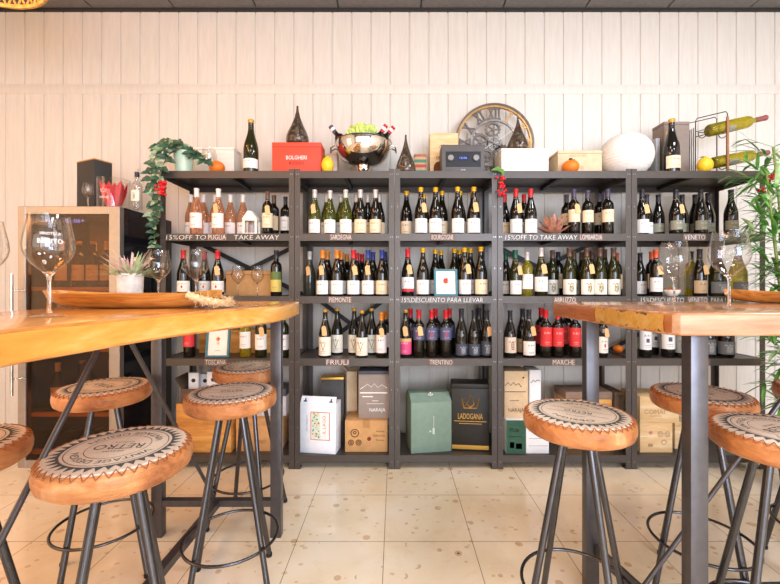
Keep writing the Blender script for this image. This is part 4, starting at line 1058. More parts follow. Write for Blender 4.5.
# paper lantern
YL = 2.84; rl = 24.6 / F * YL; n = 48
bm = new(); zr = .93; prf = []
for i in range(n + 1):
    a = -PI / 2 * .93 + PI * .93 * i / n; b = 1 + (.010 if i % 2 else -.006); prf.append((rl * b * math.cos(a), rl * zr * (math.sin(a) + math.sin(PI / 2 * .93))))
t = thing('paper_lantern', 'round ribbed white paper lantern resting on the rack', 'lantern', (PX(625.5, YL), YL, TOP))
M_PAPER = mat('white_rice_paper', 'efe7dc', .9, noise=.02)
lathe(bm, prf, 40); mk('paper_shade', bm, M_PAPER, t, 25)
bm = new(); zt = prf[-1][1]; tube(bm, [(prf[-1][0] * math.cos(2 * PI * k / 20), prf[-1][0] * math.sin(2 * PI * k / 20), zt) for k in range(20)], .002, 6, True); mk('wire_ring', bm, M_LEG, t, 40)
# wire wine holder with two bottles
M_WIRE = mat('dark_wire', '4a4244', .4, .6); M_COPW = mat('copper_wood_post', '9a6a48', .45)
YR = 2.80
def W3(px, py, Y): return Vector((PX(px, Y), Y, PZ(py, Y)))
Za = TOP + .004
ax, bxr = PX(695.5, 2.88), PX(727.5, 2.70)
t = thing('bottle_rack', 'open wire bottle holder with a wooden post, holding two lying green bottles', 'wine rack', ((ax + bxr) / 2, YR, TOP))
T = Matrix.Translation((-(ax + bxr) / 2, -YR, -TOP))
za = PZ(118.5, 2.88); zb = PZ(111.5, 2.70)
bm = new()
for dy in (0, .09):
    tube(bm, [(ax, 2.88 + dy, Za), (ax, 2.88 + dy, za - .02), (ax + .01, 2.88 + dy - .003, za), (bxr - .012, 2.70 + dy, zb), (bxr, 2.70 + dy, zb - .015), (bxr, 2.70 + dy, Za)], .0034, 8)
for z in (PZ(132, 2.88), PZ(137, 2.88)): tube(bm, [(ax, 2.88, z), (ax + .13, 2.80, z + .02)], .003, 6)
for k in range(5): tube(bm, [(ax, 2.885 + .018 * k, Za), (ax + .004, 2.885 + .018 * k, za - .06)], .0028, 6)
bm.transform(T); mk('wire_frame', bm, M_WIRE, t, 50)
bm = new(); box(bm, bxr - .011, bxr + .002, 2.689, 2.70, Za, PZ(117, 2.70)); bm.transform(T); mk('wooden_post', bm, M_COPW, t, 0)
for z in (PZ(133, 2.80), PZ(164, 2.80)):
    bm = new()
    for dx in (-.13, .01):
        c = Vector((bxr + dx, 2.745, z)); tube(bm, [c + Vector((0, .046 * math.cos(a * PI / 8), -.002 + .052 * math.sin(-a * PI / 8))) for a in range(9)], .003, 6)
    tube(bm, [(bxr - .13, 2.79, z), (bxr + .01, 2.79, z)], .003, 6)
    bm.transform(T); mk('cradle', bm, M_WIRE, t, 50)
for (p0, p1, lab) in (((708, 131), (767, 117.5), 'green bottle lying in the wire holder, upper of two'), ((712.5, 163), (769, 152.5), 'green bottle lying in the wire holder, lower of two')):
    a = W3(p0[0], p0[1], 2.745); b = W3(p1[0], p1[1], 2.745); d = (b - a); s = d.length / .3
    o = bottle('wine_bottle', a, ('bord', 'yellow', 'wine', 'sage', 0, (.06, .12)), lab, 'bottles in the wire holder', s * .985)
    o.scale = (s * .8, s * .8, s * .985); o.rotation_euler = d.to_track_quat('Z', 'Y').to_euler()
# ------------------------------------------------------------------ wine fridge
YFR, DFR = 2.45, .57
fx0, fx1 = PX(17.5, YFR), PX(119.5, YFR); HFR = PZ(206.3, YFR); fw = fx1 - fx0
fr = thing('wine_fridge', 'tall steel framed wine fridge with a brown glass door', 'fridge', ((fx0 + fx1) / 2, YFR, 0))
M_FST = mat('brushed_door_steel', 'a49c94', .36, .8, noise=.03); M_FBL = mat('black_cabinet_side', '15161a', .12, 0, .6); M_FIN = mat('fridge_inside', '5c4630', .6)
h = fw / 2; bt = .09; hh = HFR
bm = new()
box(bm, -h, -h + .03, .045, DFR, bt, hh); box(bm, h - .03, h, .045, DFR, bt, hh); box(bm, -h + .03, h - .03, .045, DFR, hh - .035, hh); box(bm, -h + .03, h - .03, .045, DFR, bt, bt + .04)
mk('cabinet', bm, M_FBL, fr, 0)
bm = new(); box(bm, -h + .03, h - .03, DFR - .03, DFR - .005, bt + .04, hh - .035); mk('back_lining', bm, M_FIN, fr, 0)
bm = new(); box(bm, -h + .02, h - .02, .07, DFR - .02, 0, bt - .003); mk('plinth', bm, mat('black_plinth', '1a1a1a', .6), fr, 0)
bm = new(); fwid = .048
box(bm, -h, -h + fwid, 0, .042, bt, hh); box(bm, h - fwid - .018, h, 0, .042, bt, hh); box(bm, -h + fwid, h - fwid - .018, 0, .042, hh - fwid, hh); box(bm, -h + fwid, h - fwid - .018, 0, .042, bt, bt + fwid)
bevel_all(bm, .002, 1); door = mk('door_frame', bm, M_FST, fr, 30)
bm = new(); box(bm, -h + fwid, h - fwid - .018, .010, .016, bt + fwid, hh - fwid); mk('door_glass', bm, thin_mat('brown_door_glass', 'd8bea0', .03, .8), door, 0)
bm = new(); zt = PZ(274, YFR - .05); zb = PZ(396, YFR - .05); X = PX(11.7, YFR - .05) - (fx0 + fx1) / 2
tube(bm, [(X, -.05, zb), (X, -.05, zt)], .0085, 12)
for z in (zb + .1, zt - .1): tube(bm, [(X, -.05, z), (X + .04, -.004, z)], .005, 8)
mk('handle', bm, mat('chrome_handle', 'c8c4c0', .15, 1), door, 50)
# wooden shelf fronts and wire racks
M_FSH = wood('fridge_shelf_wood', '9a6428', 'c88e48', 'dcae6c', 'X', 5, .5, 0, 8)
SHZ = [PZ(289, YFR + .06), PZ(350, YFR + .06), PZ(414.5, YFR + .06), PZ(452, YFR + .06)]
for z in SHZ:
    bm = new(); box(bm, -h + .034, h - .034, .055, .08, z - .012, z + .012); sh = mk('rack_front', bm, M_FSH, fr, 0)
    bm = new()
    for k in range(9): x = -h + .05 + (fw - .1) * k / 8; tube(bm, [(x, .08, z), (x, DFR - .04, z)], .003, 6)
    mk('rack_wires', bm, M_LEG, sh, 40)
bm = new(); text(bm, '-05:06+', .135, .026, flat((1, 0, 0), (0, 0, 1), (PX(71, YFR) - (fx0 + fx1) / 2, .02, PZ(220.2, YFR)))); mk('display', bm, mat('fridge_display', '4060ff', .5, emit=('5a70ff', 12)), fr, 0)
FX = (fx0 + fx1) / 2
for z, xs, y in ((SHZ[0], (62, 70, 79, 86, 93, 101, 107), 2.60), (SHZ[1], (60, 72, 84, 96, 106), 2.60), (SHZ[2], (58, 74, 90, 104), 2.60)):
    for k, px in enumerate(xs):
        row = {SHZ[0]: 'upper', SHZ[1]: 'middle', SHZ[2]: 'lower'}[z]
        bottle('wine_bottle', (max(fx0 + .09, min(fx1 - .09, PX(px, y))), y + (.07 if k % 2 else 0), z + .0035), ('burg' if k % 2 else 'bord', 'dark', 'gold' if k % 3 else 'cream', 'cream' if k % 2 else 'white', 0),
               'dark bottle behind the fridge glass, %s from the handle side, %s rack%s' % (ORD[k + (3 if y == 2.60 and row == 'upper' else 0)], row, ''), 'bottles in the wine fridge')
area('fridge_lamp', (FX, YFR + .25, HFR - .045), (0, 0, 0), .4, .3, 9, 'ffd2a0')  # added warm fill that brightens the bottles and lining behind the door
# on the fridge
t, w1, h1, d1 = crate('gift_box', 'tall black gift box with gold edge standing on the wine fridge', 'box', 73.5, 103, 160, 2.73, .115, HFR + .001, mat('matt_black_card', '383634', .6, noise=.03), -24, [(M_GOLD, 'text', .62, .35, 'III', .05, .28)])
bm = new(); box(bm, -w1 / 2 - .001, w1 / 2 + .001, -d1 / 2 - .001, d1 / 2 + .001, h1 - .006, h1 + .0015); mk('gold_edge', bm, M_GOLD, t, 0)
# glass bucket of red ruffled paper
M_REDP = mat('red_ruffled_paper', 'd8242a', .6, noise=.1)
M_PANE = thin_mat('thin_clear_pane', 'f8f8f8', .05, .7)
Yv = 2.58; cxv = PX(114, Yv); hv = EYE + (HY - 180) * Yv / F - HFR; rv = 14 / F * Yv
t = thing('glass_bucket', 'clear glass bucket filled with crumpled red paper on the wine fridge', 'bucket', (cxv, Yv, HFR + .001))
bm = new(); lathe(bm, [(0, 0), (rv * .8, 0), (rv, .006), (rv * 1.02, hv), (rv * .98, hv), (rv * .96, .008), (0, .006)], 32); gb = mk('bucket', bm, M_PANE, t, 50)
bm = new(); text(bm, 'WINE', .06, .014, Matrix(), 0, lambda X, Z: Vector((rv * 1.03 * math.cos(-PI / 2 + X / rv), rv * 1.03 * math.sin(-PI / 2 + X / rv), hv * .33 + Z)))
tube(bm, [Vector((rv * 1.03 * math.cos(-PI / 2 + q / rv), rv * 1.03 * math.sin(-PI / 2 + q / rv), hv * .5 + zz)) for q, zz in ((-.02, .02), (-.014, 0), (.014, 0), (.02, .02), (.009, .009), (0, .026), (-.009, .009))], .0015, 4, True)
mk('crown_print', bm, M_INKW, gb, 0)
bm = new()
for k in range(14):
    a = 2 * PI * k / 14; r = rv * random.uniform(.25, .62)
    blade(bm, (r * .5 * math.cos(a), r * .5 * math.sin(a), .012), (math.cos(a) * .28, math.sin(a) * .28, 1), hv * random.uniform(.75, .95), rv * .32, .15, 6, 0, .6)
mk('crumpled_paper', bm, M_REDP, t, 0)
# a tilted stemless glass before the bucket and the clear spirit bottle
wine_glass(PX(88, 2.492), 2.492, HFR + .001, 'empty glass on the fridge before the black gift box', (.56, .56, .6), None)
Yq = 2.56
t = thing('spirit_bottle', 'clear square-shouldered bottle with dark stopper and blue label on the wine fridge', 'bottle', (PX(137, Yq), Yq, HFR + .001)); t.scale = (.85, .85, 1.14)
bm = new(); lathe(bm, [(0, .0), (.034, 0), (.038, .005), (.038, .13), (.034, .145), (.016, .158), (.0135, .165), (.0135, .19), (.011, .19), (.011, .165), (.031, .142), (.035, .128), (.035, .01), (0, .008)], 24); mk('glass_body', bm, M_PANE, t, 50)
bm = new(); tube(bm, [(0, 0, .185), (0, 0, .212)], .0165, 16); mk('stopper', bm, mat('dark_stopper', '2c2c34', .4), t, 40)
bm = new(); tube(bm, [(0, 0, .212), (0, 0, .232)], .010, 12); mk('stopper_top', bm, mat('cork_top', 'cbb9a2', .6), t, 40)
put('label', mk('label', arc_label(.0385, .045, .105, R(55)), label_mat('label_teal_art', 'e8d8c0', art='blob', artcol='3c8a9a'), smooth=50, mesh_only=True), t)

# ------------------------------------------------------------------ small things on the shelves
Zs = [z - .0025 for z in LV]
# white house-shaped lantern, lv1 first rack
t = thing('candle_lantern', 'small white house-shaped lantern among the pink wine bottles', 'lantern', (PX(251.7, 2.70), 2.70, Zs[1]))
M_WL = mat('white_lantern_metal', 'e9e2d6', .5)
bm = new(); a = .048
box(bm, -a, a, -.04, .04, 0, .012)
for sx in (-1, 1):
    for sy in (-1, 1): box(bm, *sorted((sx * a, sx * (a - .014))), *sorted((sy * .04, sy * .028)), .012, .095)
box(bm, -a, a, -.04, .04, .095, .104); mk('frame', bm, M_WL, t, 0)
bm = new(); prism(bm, [(-a - .004, 0), (a + .004, 0), (.02, .046), (.014, .056), (-.014, .056), (-.02, .046)], -.044, .044); bm.transform(Matrix.Translation((0, 0, .104)) @ Matrix.Rotation(PI / 2, 4, 'X')); bmesh.ops.recalc_face_normals(bm, faces=bm.faces[:]); mk('roof', bm, M_WL, t, 0)
bm = new(); lathe(bm, [(0, .012), (.019, .012), (.019, .07), (.004, .07), (0, .075)], 16); mk('candle', bm, mat('lavender_candle', 'b8a8b4', .5), t, 40)
for y in (-.036, .036):
    bm = new(); box(bm, -a + .014, a - .014, y - .001, y + .001, .012, .095); mk('pane', bm, M_PANE, t, 0)
# copper succulent, lv1 fourth rack
t = thing('decorative_succulent', 'copper pink artificial succulent lying between the bottles', 'plant', (PX(553, 2.71), 2.71, Zs[1]))
M_COP = mat('copper_petals', 'e4b096', .4, .05, noise=.12)
for ring, (n, e, L, w) in enumerate(((9, 22, .12, .019), (8, 46, .13, .019), (7, 62, .13, .018), (5, 78, .11, .015))):
    for k in range(n):
        bm = new(); aa = 2 * PI * (k + ring * .5) / n; ee = R(e + random.uniform(-5, 5))
        blade(bm, (.008 * math.cos(aa), .008 * math.sin(aa), .012 + .006 * ring), (math.cos(aa) * math.cos(ee), math.sin(aa) * math.cos(ee), math.sin(ee)), L, w, -.25, 7, 0, .45)
        bmesh.ops.solidify(bm, geom=bm.faces[:], thickness=.003); mk('petal', bm, M_COP, t, 60)
bm = new(); lathe(bm, [(0, 0), (.016, 0), (.02, .012), (.01, .03), (0, .034)], 14); mk('core', bm, M_COP, t, 40)
# glasses and box on lv2 first rack
for px, lab in ((238, 'clear stemmed glass on the first rack before the cardboard box, beside the tagged bottle'), (257.5, 'clear stemmed glass on the first rack before the cardboard box, beside the yellow label bottle')):
    wine_glass(PX(px, 2.72), 2.72, Zs[2], lab, (.8, .8, .84), 'stemmed glasses on the first rack')
crate('carton', 'plain cardboard box behind the two stemmed glasses', 'box', 226, 271, 270.5, 2.86, .15, Zs[2], M_KRAFT, 0, lid=(M_KRAFT, .03, .0008))
# picture frames
def frame(label, px, Y, z, w, h, tilt, art):
    t = thing('picture_frame', label, 'picture', (PX(px, Y), Y, z), R(3)); t.rotation_euler[0] = R(-tilt)
    M_TEAL = mat('teal_frame_wood', '3c7480', .5); b = .013
    bm = new()
    for q in ((-w / 2, -w / 2 + b, 0, h), (w / 2 - b, w / 2, 0, h), (-w / 2 + b, w / 2 - b, 0, b), (-w / 2 + b, w / 2 - b, h - b, h)): box(bm, q[0], q[1], -.01, .008, q[2], q[3])
    mk('frame', bm, M_TEAL, t, 0)
    bm = new(); box(bm, -w / 2 + b, w / 2 - b, -.003, .006, b, h - b); sheet = mk('sheet', bm, mat('drawing_paper', 'efe6da', .8, noise=.02), t, 0)
    bm = new(); c = Vector((0, -.0042, h * .55))
    def disc(cx, cz, rx, rz, mi): 
        f = bm.faces.new([bm.verts.new(c + Vector((cx + rx * math.cos(2 * PI * k / 20), -.0002 * mi, cz + rz * math.sin(2 * PI * k / 20)))) for k in range(20)]); f.material_index = mi
    ms = [mat('drawing_orange', 'e08a50', .8), mat('drawing_red', 'd84a3c', .8), mat('drawing_line', '8a5a48', .8)]
    if art:
        disc(.003, -.004, .017, .013, 0); disc(-.004, .002, .013, .018, 1); disc(.006, .012, .009, .011, 1)
    else:
        disc(0, .012, .013, .014, 0); disc(.002, .016, .007, .008, 1)
        tube(bm, [c + Vector((0, 0, 0)), c + Vector((.002, 0, -.03))], .001, 4, mi=2)
        for dz in (-.004, .004): tube(bm, [c + Vector((-.009, 0, -.014 + dz)), c + Vector((.012, 0, -.018 + dz))], .0008, 4, mi=2)
    tube(bm, [c + Vector((-.02, 0, -h * .33)), c + Vector((.02, 0, -h * .33))], .0012, 4, mi=2)
    mk('drawing', bm, ms, sheet, 0)
frame('teal framed picture of a red drop, leaning among the yellow-capped bottles', 446, 2.665, Zs[2] + .003, .158, .183, 8, 1)
frame('teal framed drawing of a small balloon, leaning before the wooden crate on the first rack', 217.3, 2.672, Zs[3] + .003, .155, .2, 9, 0)
# snack bowl lv2 last rack
t = thing('snack_bowl', 'small white bowl of red and green snacks beside the orange-capped bottles', 'bowl', (PX(671.8, 2.695), 2.695, Zs[2]))
bm = new(); lathe(bm, [(0, 0), (.028, 0), (.032, .004), (.05, .03), (.054, .045), (.05, .045), (.044, .03), (.02, .012), (0, .012)], 24); mk('bowl_body', bm, mat('white_glaze', 'efe8e0', .2), t, 50)
bm = new()
for k in range(40):
    a = random.uniform(0, 2 * PI); r = .04 * math.sqrt(random.random()); ball(bm, (r * math.cos(a), r * math.sin(a), .042 + .018 * (1 - r / .04) + random.uniform(0, .006)), .008, 6, 4, 1, k % 3)
o = mk('snacks', bm, [mat('snack_red', 'b83a2c', .5), mat('snack_green', '6a8a34', .5), mat('snack_brown', 'a8682e', .6)], t, 60); o['kind'] = 'stuff'
# crate behind bottles on lv3 first rack
crate('wine_crate', 'amber wooden crate behind the drawing on the first rack', 'box', 199, 272, 330, 2.87, .14, Zs[3], M_OAK, 0, lid=(M_OAK, .02, .002))
fr_t = Vector((PX(618, 2.86), 2.86, Zs[3]))
t = thing('tangerine', 'orange fruit at the back of the fourth rack beside the red dot bottle', 'fruit', fr_t); bm = new(); ball(bm, (0, 0, .03), .035, 16, 10, .85); mk('flesh', bm, M_ORANGE, t, 60)
bm = new(); tube(bm, [(0, 0, .056), (.002, 0, .068)], .003, 6); mk('stalk', bm, M_LEAF, t, 40)
t = thing('copper_jar', 'slim copper coloured jar between the two grey label bottles on the last rack', 'jar', (PX(717, 2.8), 2.8, Zs[3])); bm = new(); lathe(bm, [(0, 0), (.022, 0), (.026, .01), (.024, .12), (.018, .14), (.018, .15), (0, .15)], 18); mk('body', bm, mat('copper_glaze', 'b87434', .35, .5), t, 50)
bm = new(); lathe(bm, [(0, .15), (.02, .15), (.02, .162), (0, .165)], 18); mk('lid', bm, mat('copper_lid', '8a5424', .4, .5), t, 50)

# ------------------------------------------------------------------ cartons on the bottom shelves
B = Zs[4]
M_TOPC = mat('white_carton', 'eef0f2', .6, noise=.02); M_GREYB = mat('taupe_carton', '9a8c80', .7, noise=.03); M_BLKC = mat('black_carton', '26241f', .5, noise=.06)
M_SAGE = mat('sage_green_carton', '7c9484', .6, noise=.03); M_DKG = mat('dark_green_carton', '2f5a44', .6)
def openflaps(t, w, d, h, m, angs):
    for (s, ax, ang) in angs:
        bm = new()
        L = .085
        if ax == 'x': box(bm, 0, L, -d / 2 + .004, d / 2 - .004, 0, .003); M = Matrix.Translation((s * w / 2, 0, h)) @ Matrix.Rotation(0 if s > 0 else PI, 4, 'Z') @ Matrix.Rotation(R(-ang), 4, 'Y')
        else: box(bm, -w / 2 + .004, w / 2 - .004, 0, L, 0, .003); M = Matrix.Translation((0, s * d / 2, h)) @ Matrix.Rotation(0 if s > 0 else PI, 4, 'Z') @ Matrix.Rotation(R(ang), 4, 'X')
        bm.transform(M); mk('flap', bm, m, t, 0)
def openbox(name, label, x, y, base, w, d, h, rz, m, flaps=()):
    t = thing(name, label, 'box', (x, y, base), R(rz)); k = .004
    bm = new(); box(bm, -w / 2, w / 2, -d / 2, d / 2, 0, k)
    box(bm, -w / 2, w / 2, -d / 2, -d / 2 + k, k, h); box(bm, -w / 2, w / 2, d / 2 - k, d / 2, k, h); box(bm, -w / 2, -w / 2 + k, -d / 2 + k, d / 2 - k, k, h); box(bm, w / 2 - k, w / 2, -d / 2 + k, d / 2 - k, k, h)
    mk('body', bm, m, t, 0); openflaps(t, w, d, h, m, flaps); return t
# first rack
t, w1, h1, d1 = crate('wine_crate', 'plain amber wooden crate at the bottom of the first rack', 'box', 176, 231, 404, 2.68, .26, B, M_OAK, 0)
c0 = openbox('carton', 'open dark brown carton with white bottle sleeves on the amber crate', PX(210, 2.8), 2.79, B + h1 + .001, .30, .2, .10, 4, mat('dark_brown_card', '5c4a3c', .8), ((-1, 'x', 60), (1, 'x', 30)))
for px, dy, hgt, lab in ((196, -.02, .19, 'front-facing white card sleeve in the open dark brown carton, at its outer end'), (204, .03, .17, 'white card sleeve in the open dark brown carton, middle one'), (216, -.03, .2, 'white card sleeve with a round hole in the open dark brown carton')):
    t = thing('bottle_sleeve', lab, 'sleeve', (PX(px, 2.79), 2.79 + dy, B + h1 + .006), R(6), 'white bottle sleeves')
    bm = new(); ww = .034 if px != 216 else .042; box(bm, -ww, ww, -.02, .02, 0, hgt); bevel_all(bm, .003, 1); mk('body', bm, M_TOPC, t, 30)
    bm = new(); tube(bm, [(0, -.0195, hgt * .72), (0, -.0208, hgt * .72)], .014, 16); mk('hole', bm, mat('dark_hole', '3a3030', .9), t, 40)
t, w2, h2, d2 = crate('carton', 'small kraft box at the bottom of the first rack, beside the amber crate', 'box', 236, 281, 419, 2.70, .24, B, M_KRAFT, 0, lid=(M_KRAFT, .04, .0008), letters=[(mat('brown_print', '7a4a26', .8), 'text', .55, .3, 'VINO', .22, .12)])
crate('carton', 'grey white carton lying on the small kraft box behind the stool legs', 'box', 243, 286, 389, 2.76, .2, B + h2 + .001, mat('grey_white_card', 'd0d0d4', .7), 0, lid=(mat('dark_grey_card', '55565c', .6), .05, .0008))
# second rack
t, w1, h1, d1 = crate('carton', 'white carton with a colourful red-framed picture on its front', 'box', 300.5, 337.5, 404, 2.665, .13, B, M_TOPC, -8)
bm = new(); y = -d1 / 2 - .0012
box(bm, -.05, .085, y, y + .001, .09, .28, 1); box(bm, -.045, .08, y - .0008, y, .095, .275, 0); box(bm, -.043, .02, y - .0014, y, .097, .273, 2)
for k in range(46): ball(bm, (random.uniform(-.036, .012), y - .001, random.uniform(.11, .28)), random.uniform(.0025, .006), 6, 4, 1, random.choice((1, 3, 4, 5)))
text(bm, 'IL LAGO', .12, .022, flat((0, 0, 1), (-1, 0, 0), (.045, y - .0012, .195)), 1)
text(bm, 'VINO BIANCO', .11, .008, flat((0, 0, 1), (-1, 0, 0), (-.075, y, .2)), 6)
mk('picture_print', bm, [mat('picture_white', 'f4efe8', .6), mat('picture_red', 'd8583c', .6), mat('picture_mint', 'cfe0c8', .6), mat('picture_green', '4c8a5c', .6), mat('picture_yellow', 'e0b040', .6), mat('picture_blue', '4a7ab0', .6), mat('picture_grey', '70747c', .6)], t, 0)
bm = new(); box(bm, -w1 / 2 + .002, w1 / 2 - .002, -.0015, .0015, 0, .055); M = Matrix.Translation((0, -d1 / 2 + .002, h1 - .002)) @ Matrix.Rotation(R(-38), 4, 'X'); bm.transform(M); fl = mk('top_flap', bm, M_TOPC, t, 0)
bm = new()
for x in (-.09, .09): lathe(bm, [(0, 0), (.014, 0), (.004, .012), (.004, .024), (0, .024)], 10, (x, 0, 0))
bm.transform(M @ Matrix.Translation((0, -.0015, .014))); mk('glass_symbol', bm, mat('symbol_navy', '3a4060', .7), fl, 0)
crate('carton', 'tall charcoal carton with a gold rim behind the white picture carton', 'box', 320.5, 343, 377.5, 2.85, .13, B, mat('charcoal_carton', '474442', .6), 4, [(M_GOLD, 'text', .9, .4, 'I I', .05, .12)], lid=(M_GOLD, .018, .0008))
t, w2, h2, d2 = crate('wine_crate', 'kraft wine box with a dark scroll ornament, lower box of the second rack', 'box', 345, 387.5, 420.5, 2.69, .2, B, M_KRAFT, 0,
      [(mat('ornament_brown', '6a4426', .8), 'ring', .14, .3, .06, .003), (mat('ornament_brown', ''), 'ring', .32, .3, .06, .003), (mat('ornament_brown', ''), 'ring', .23, .6, .09, .003), (mat('ornament_brown', ''), 'ring', .14, .3, .025, .003), (mat('ornament_brown', ''), 'ring', .32, .3, .025, .003), (mat('ornament_brown', ''), 'ring', .23, .62, .03, .003),
       (mat('ornament_brown', ''), 'text', .83, .66, 'Azienda', .2, .06), (mat('ornament_brown', ''), 'text', .8, .52, 'VIGNA ROSSA', .28, .07), (mat('ornament_brown', ''), 'text', .82, .38, 'Toscana', .2, .06), (mat('wax_red', '8a3a30', .8), 'ring', .57, .42, .025, .007)], tape=mat('brown_tape', 'b4824c', .4))
mt = [(-.44, 0), (-.2, .1), (-.08, .04), (.02, .115), (.14, .03), (.26, .09), (.44, .02)]
t, w3, h3, d3 = crate('carton', 'taupe carton with white mountain outline standing on the scroll ornament box', 'box', 358.5, 389, 371, 2.73, .15, B + h2 + .001, M_GREYB, 0,
      [(M_INKW, 'line', .5, .62, mt, .0025), (M_INKW, 'rect', .5, .54, .9, .025), (M_INKW, 'rect', .3, .46, .35, .02), (M_INKW, 'rect', .55, .37, .2, .012), (M_INKW, 'rect', .55, .31, .55, .008), (M_INKW, 'text', .62, .17, 'NARAJA', .52, .1)], lid=(mat('dark_grey_card', ''), .022, .001))
c1 = openbox('carton', 'tall narrow kraft carton with open flaps behind the mountain outline carton', PX(350.5, 2.88), 2.87, B + .002, .076, .11, .50, 0, M_KRAFTP, ((-1, 'x', 50), (1, 'x', 70)))
c1.location = (PX(351.5, 2.88), 2.958, B + .002)
# middle rack
t, w1, h1, d1 = crate('carton', 'sage green carton with a pitched top, on the middle rack', 'box', 408.5, 450, 402, 2.68, .2, B, M_SAGE, 9,
      [(mat('sage_pale_print', 'c8d8cc', .7), 'line', .55, .42, [(0, 0), (.005, .3)], .002), (mat('sage_pale_print', ''), 'rect', .55, .42, .05, .12), (mat('sage_pale_print', ''), 'rect', .47, .42, .04, .03)])
bm = new(); prism(bm, [(-d1 / 2, 0), (d1 / 2, 0), (d1 / 2 - .05, .05), (-d1 / 2 + .065, .047)], -w1 / 2, w1 / 2); bm.transform(Matrix.Translation((0, 0, h1 + .0005)) @ Matrix(((0, 0, 1, 0), (1, 0, 0, 0), (0, 1, 0, 0), (0, 0, 0, 1)))); bmesh.ops.recalc_face_normals(bm, faces=bm.faces[:]); lid = mk('pitched_top', bm, M_SAGE, t, 0)
bm = new()
for dx, dz in ((0, .016), (-.012, .006), (.012, .006), (0, 0)): ball(bm, (dx, -d1 / 2 + .028 + dz * .5, h1 + .036 + dz), .006, 8, 5)
mk('leaf_emblem', bm, M_INKW, lid, 40)
GO = [(M_GOLD, 'line', .5, .64, [(-.17, 0), (-.23, .15), (-.1, .06), (0, .2), (.1, .06), (.23, .15), (.17, 0), (-.17, 0), (-.1, .06), (0, .01), (.1, .06)], .005), (M_GOLD, 'text', .5, .52, 'LADOGANA', .66, .085), (M_GOLD, 'rect', .5, .445, .86, .008), (M_GOLD, 'rect', .5, .41, .6, .008), (M_GOLD, 'rect', .5, .06, .98, .06)]
crate('carton', 'black carton with a gold crown and gold lettering, on the middle rack', 'box', 453, 490, 384, 2.70, .15, B, M_BLKC, -6, GO, lid=(M_BLKC, .03, .0015))
# fourth rack
t, w2, h2, d2 = crate('carton', 'dark green and white carton lying under the kraft mountain box', 'box', 506, 549, 420, 2.665, .27, B, M_TOPC, 0,
      [(M_DKG, 'rect', .235, .5, .46, .985), (M_INKW, 'text', .2, .7, 'Mole', .2, .12), (M_INKW, 'rect', .14, .25, .1, .18), (M_INKW, 'rect', .3, .22, .14, .16), (M_INKW, 'rect', .24, .5, .3, .012)])
bm = new()
for z in (.05, .1, .15, .2):
    if z < h2: box(bm, .01, w2 / 2 - .004, -d2 / 2 - .0012, -d2 / 2, z, z + .003)
mk('carton_lines', bm, mat('carton_grey_line', 'a0a4a8', .7), t, 0)
KM = [(M_INKB, 'line', .36, .66, [(-.34, .03), (-.2, .1), (-.1, .03), (.02, .1), (.12, .04), (.24, .08), (.36, 0)], .0022), (M_INKB, 'line', .4, .56, [(-.4, 0), (.5, 0)], .002), (M_INKB, 'rect', .42, .37, .4, .01), (M_INKB, 'text', .5, .16, 'NARAJA', .66, .1), (M_INKB, 'ring', .8, .86, .015, .004)]
crate('carton', 'kraft carton with a black mountain outline and a white side, at the fourth rack', 'box', 504.5, 528, 371, 2.70, .17, B + h2 + .001, M_KRAFTP, 0, KM)
t, w5, h5, d5 = crate('bottle_sleeve', 'narrow white carton with a small black mountain sketch beside the kraft one', 'box', 529.5, 541, 370, 2.72, .15, B + h2 + .001, M_TOPC, 0, [(M_INKB, 'line', .5, .72, [(-.4, 0), (-.15, .07), (0, .03), (.2, .07), (.4, .05)], .002), (M_INKB, 'rect', .6, .3, .3, .06)])
crate('wine_crate', 'brown topped wooden box behind the stool standing clear, fourth rack', 'box', 566, 612, 392, 2.74, .2, B, M_OAK, 0, lid=(mat('grey_brown_card', '8a7260', .8), .05, .002))
crate('carton', 'narrow dark brown carton at the right post of the fourth rack', 'box', 615, 623.5, 392, 2.72, .22, B, mat('dark_brown_card', ''), 0, lid=(mat('dark_brown_card', ''), .03, .001))
# last rack
br = mat('pale_brown_print', 'a88a6a', .8)
t, w1, h1, d1 = crate('wine_crate', 'pale wooden wine box with scroll ornament, lower one on the last rack', 'box', 640, 672.5, 423, 2.68, .22, B, M_PINE, 0,
      [(br, 'ring', .63, .62, .08, .002), (br, 'ring', .84, .62, .08, .002), (br, 'ring', .735, .35, .07, .002), (br, 'ring', .63, .62, .035, .002), (br, 'ring', .84, .62, .035, .002), (br, 'rect', .14, .5, .2, .01), (br, 'rect', .32, .25, .14, .1), (mat('wax_rose', 'c88a9a', .8), 'ring', .33, .68, .03, .006)])
crate('wine_crate', 'pale wooden wine box lettered COMAI, upper one on the last rack', 'box', 640, 679, 396.5, 2.68, .22, B + h1 + .001, M_PINE, 0, [(br, 'text', .37, .42, 'COMAI', .52, .17), (br, 'rect', .4, .26, .3, .02)])
t = crate('wine_crate', 'small plain wooden crate behind the ornament box on the last rack', 'box', 675, 692, 422, 2.74, .15, B, M_PINE, 0, lid=(M_PINE, .03, .002))
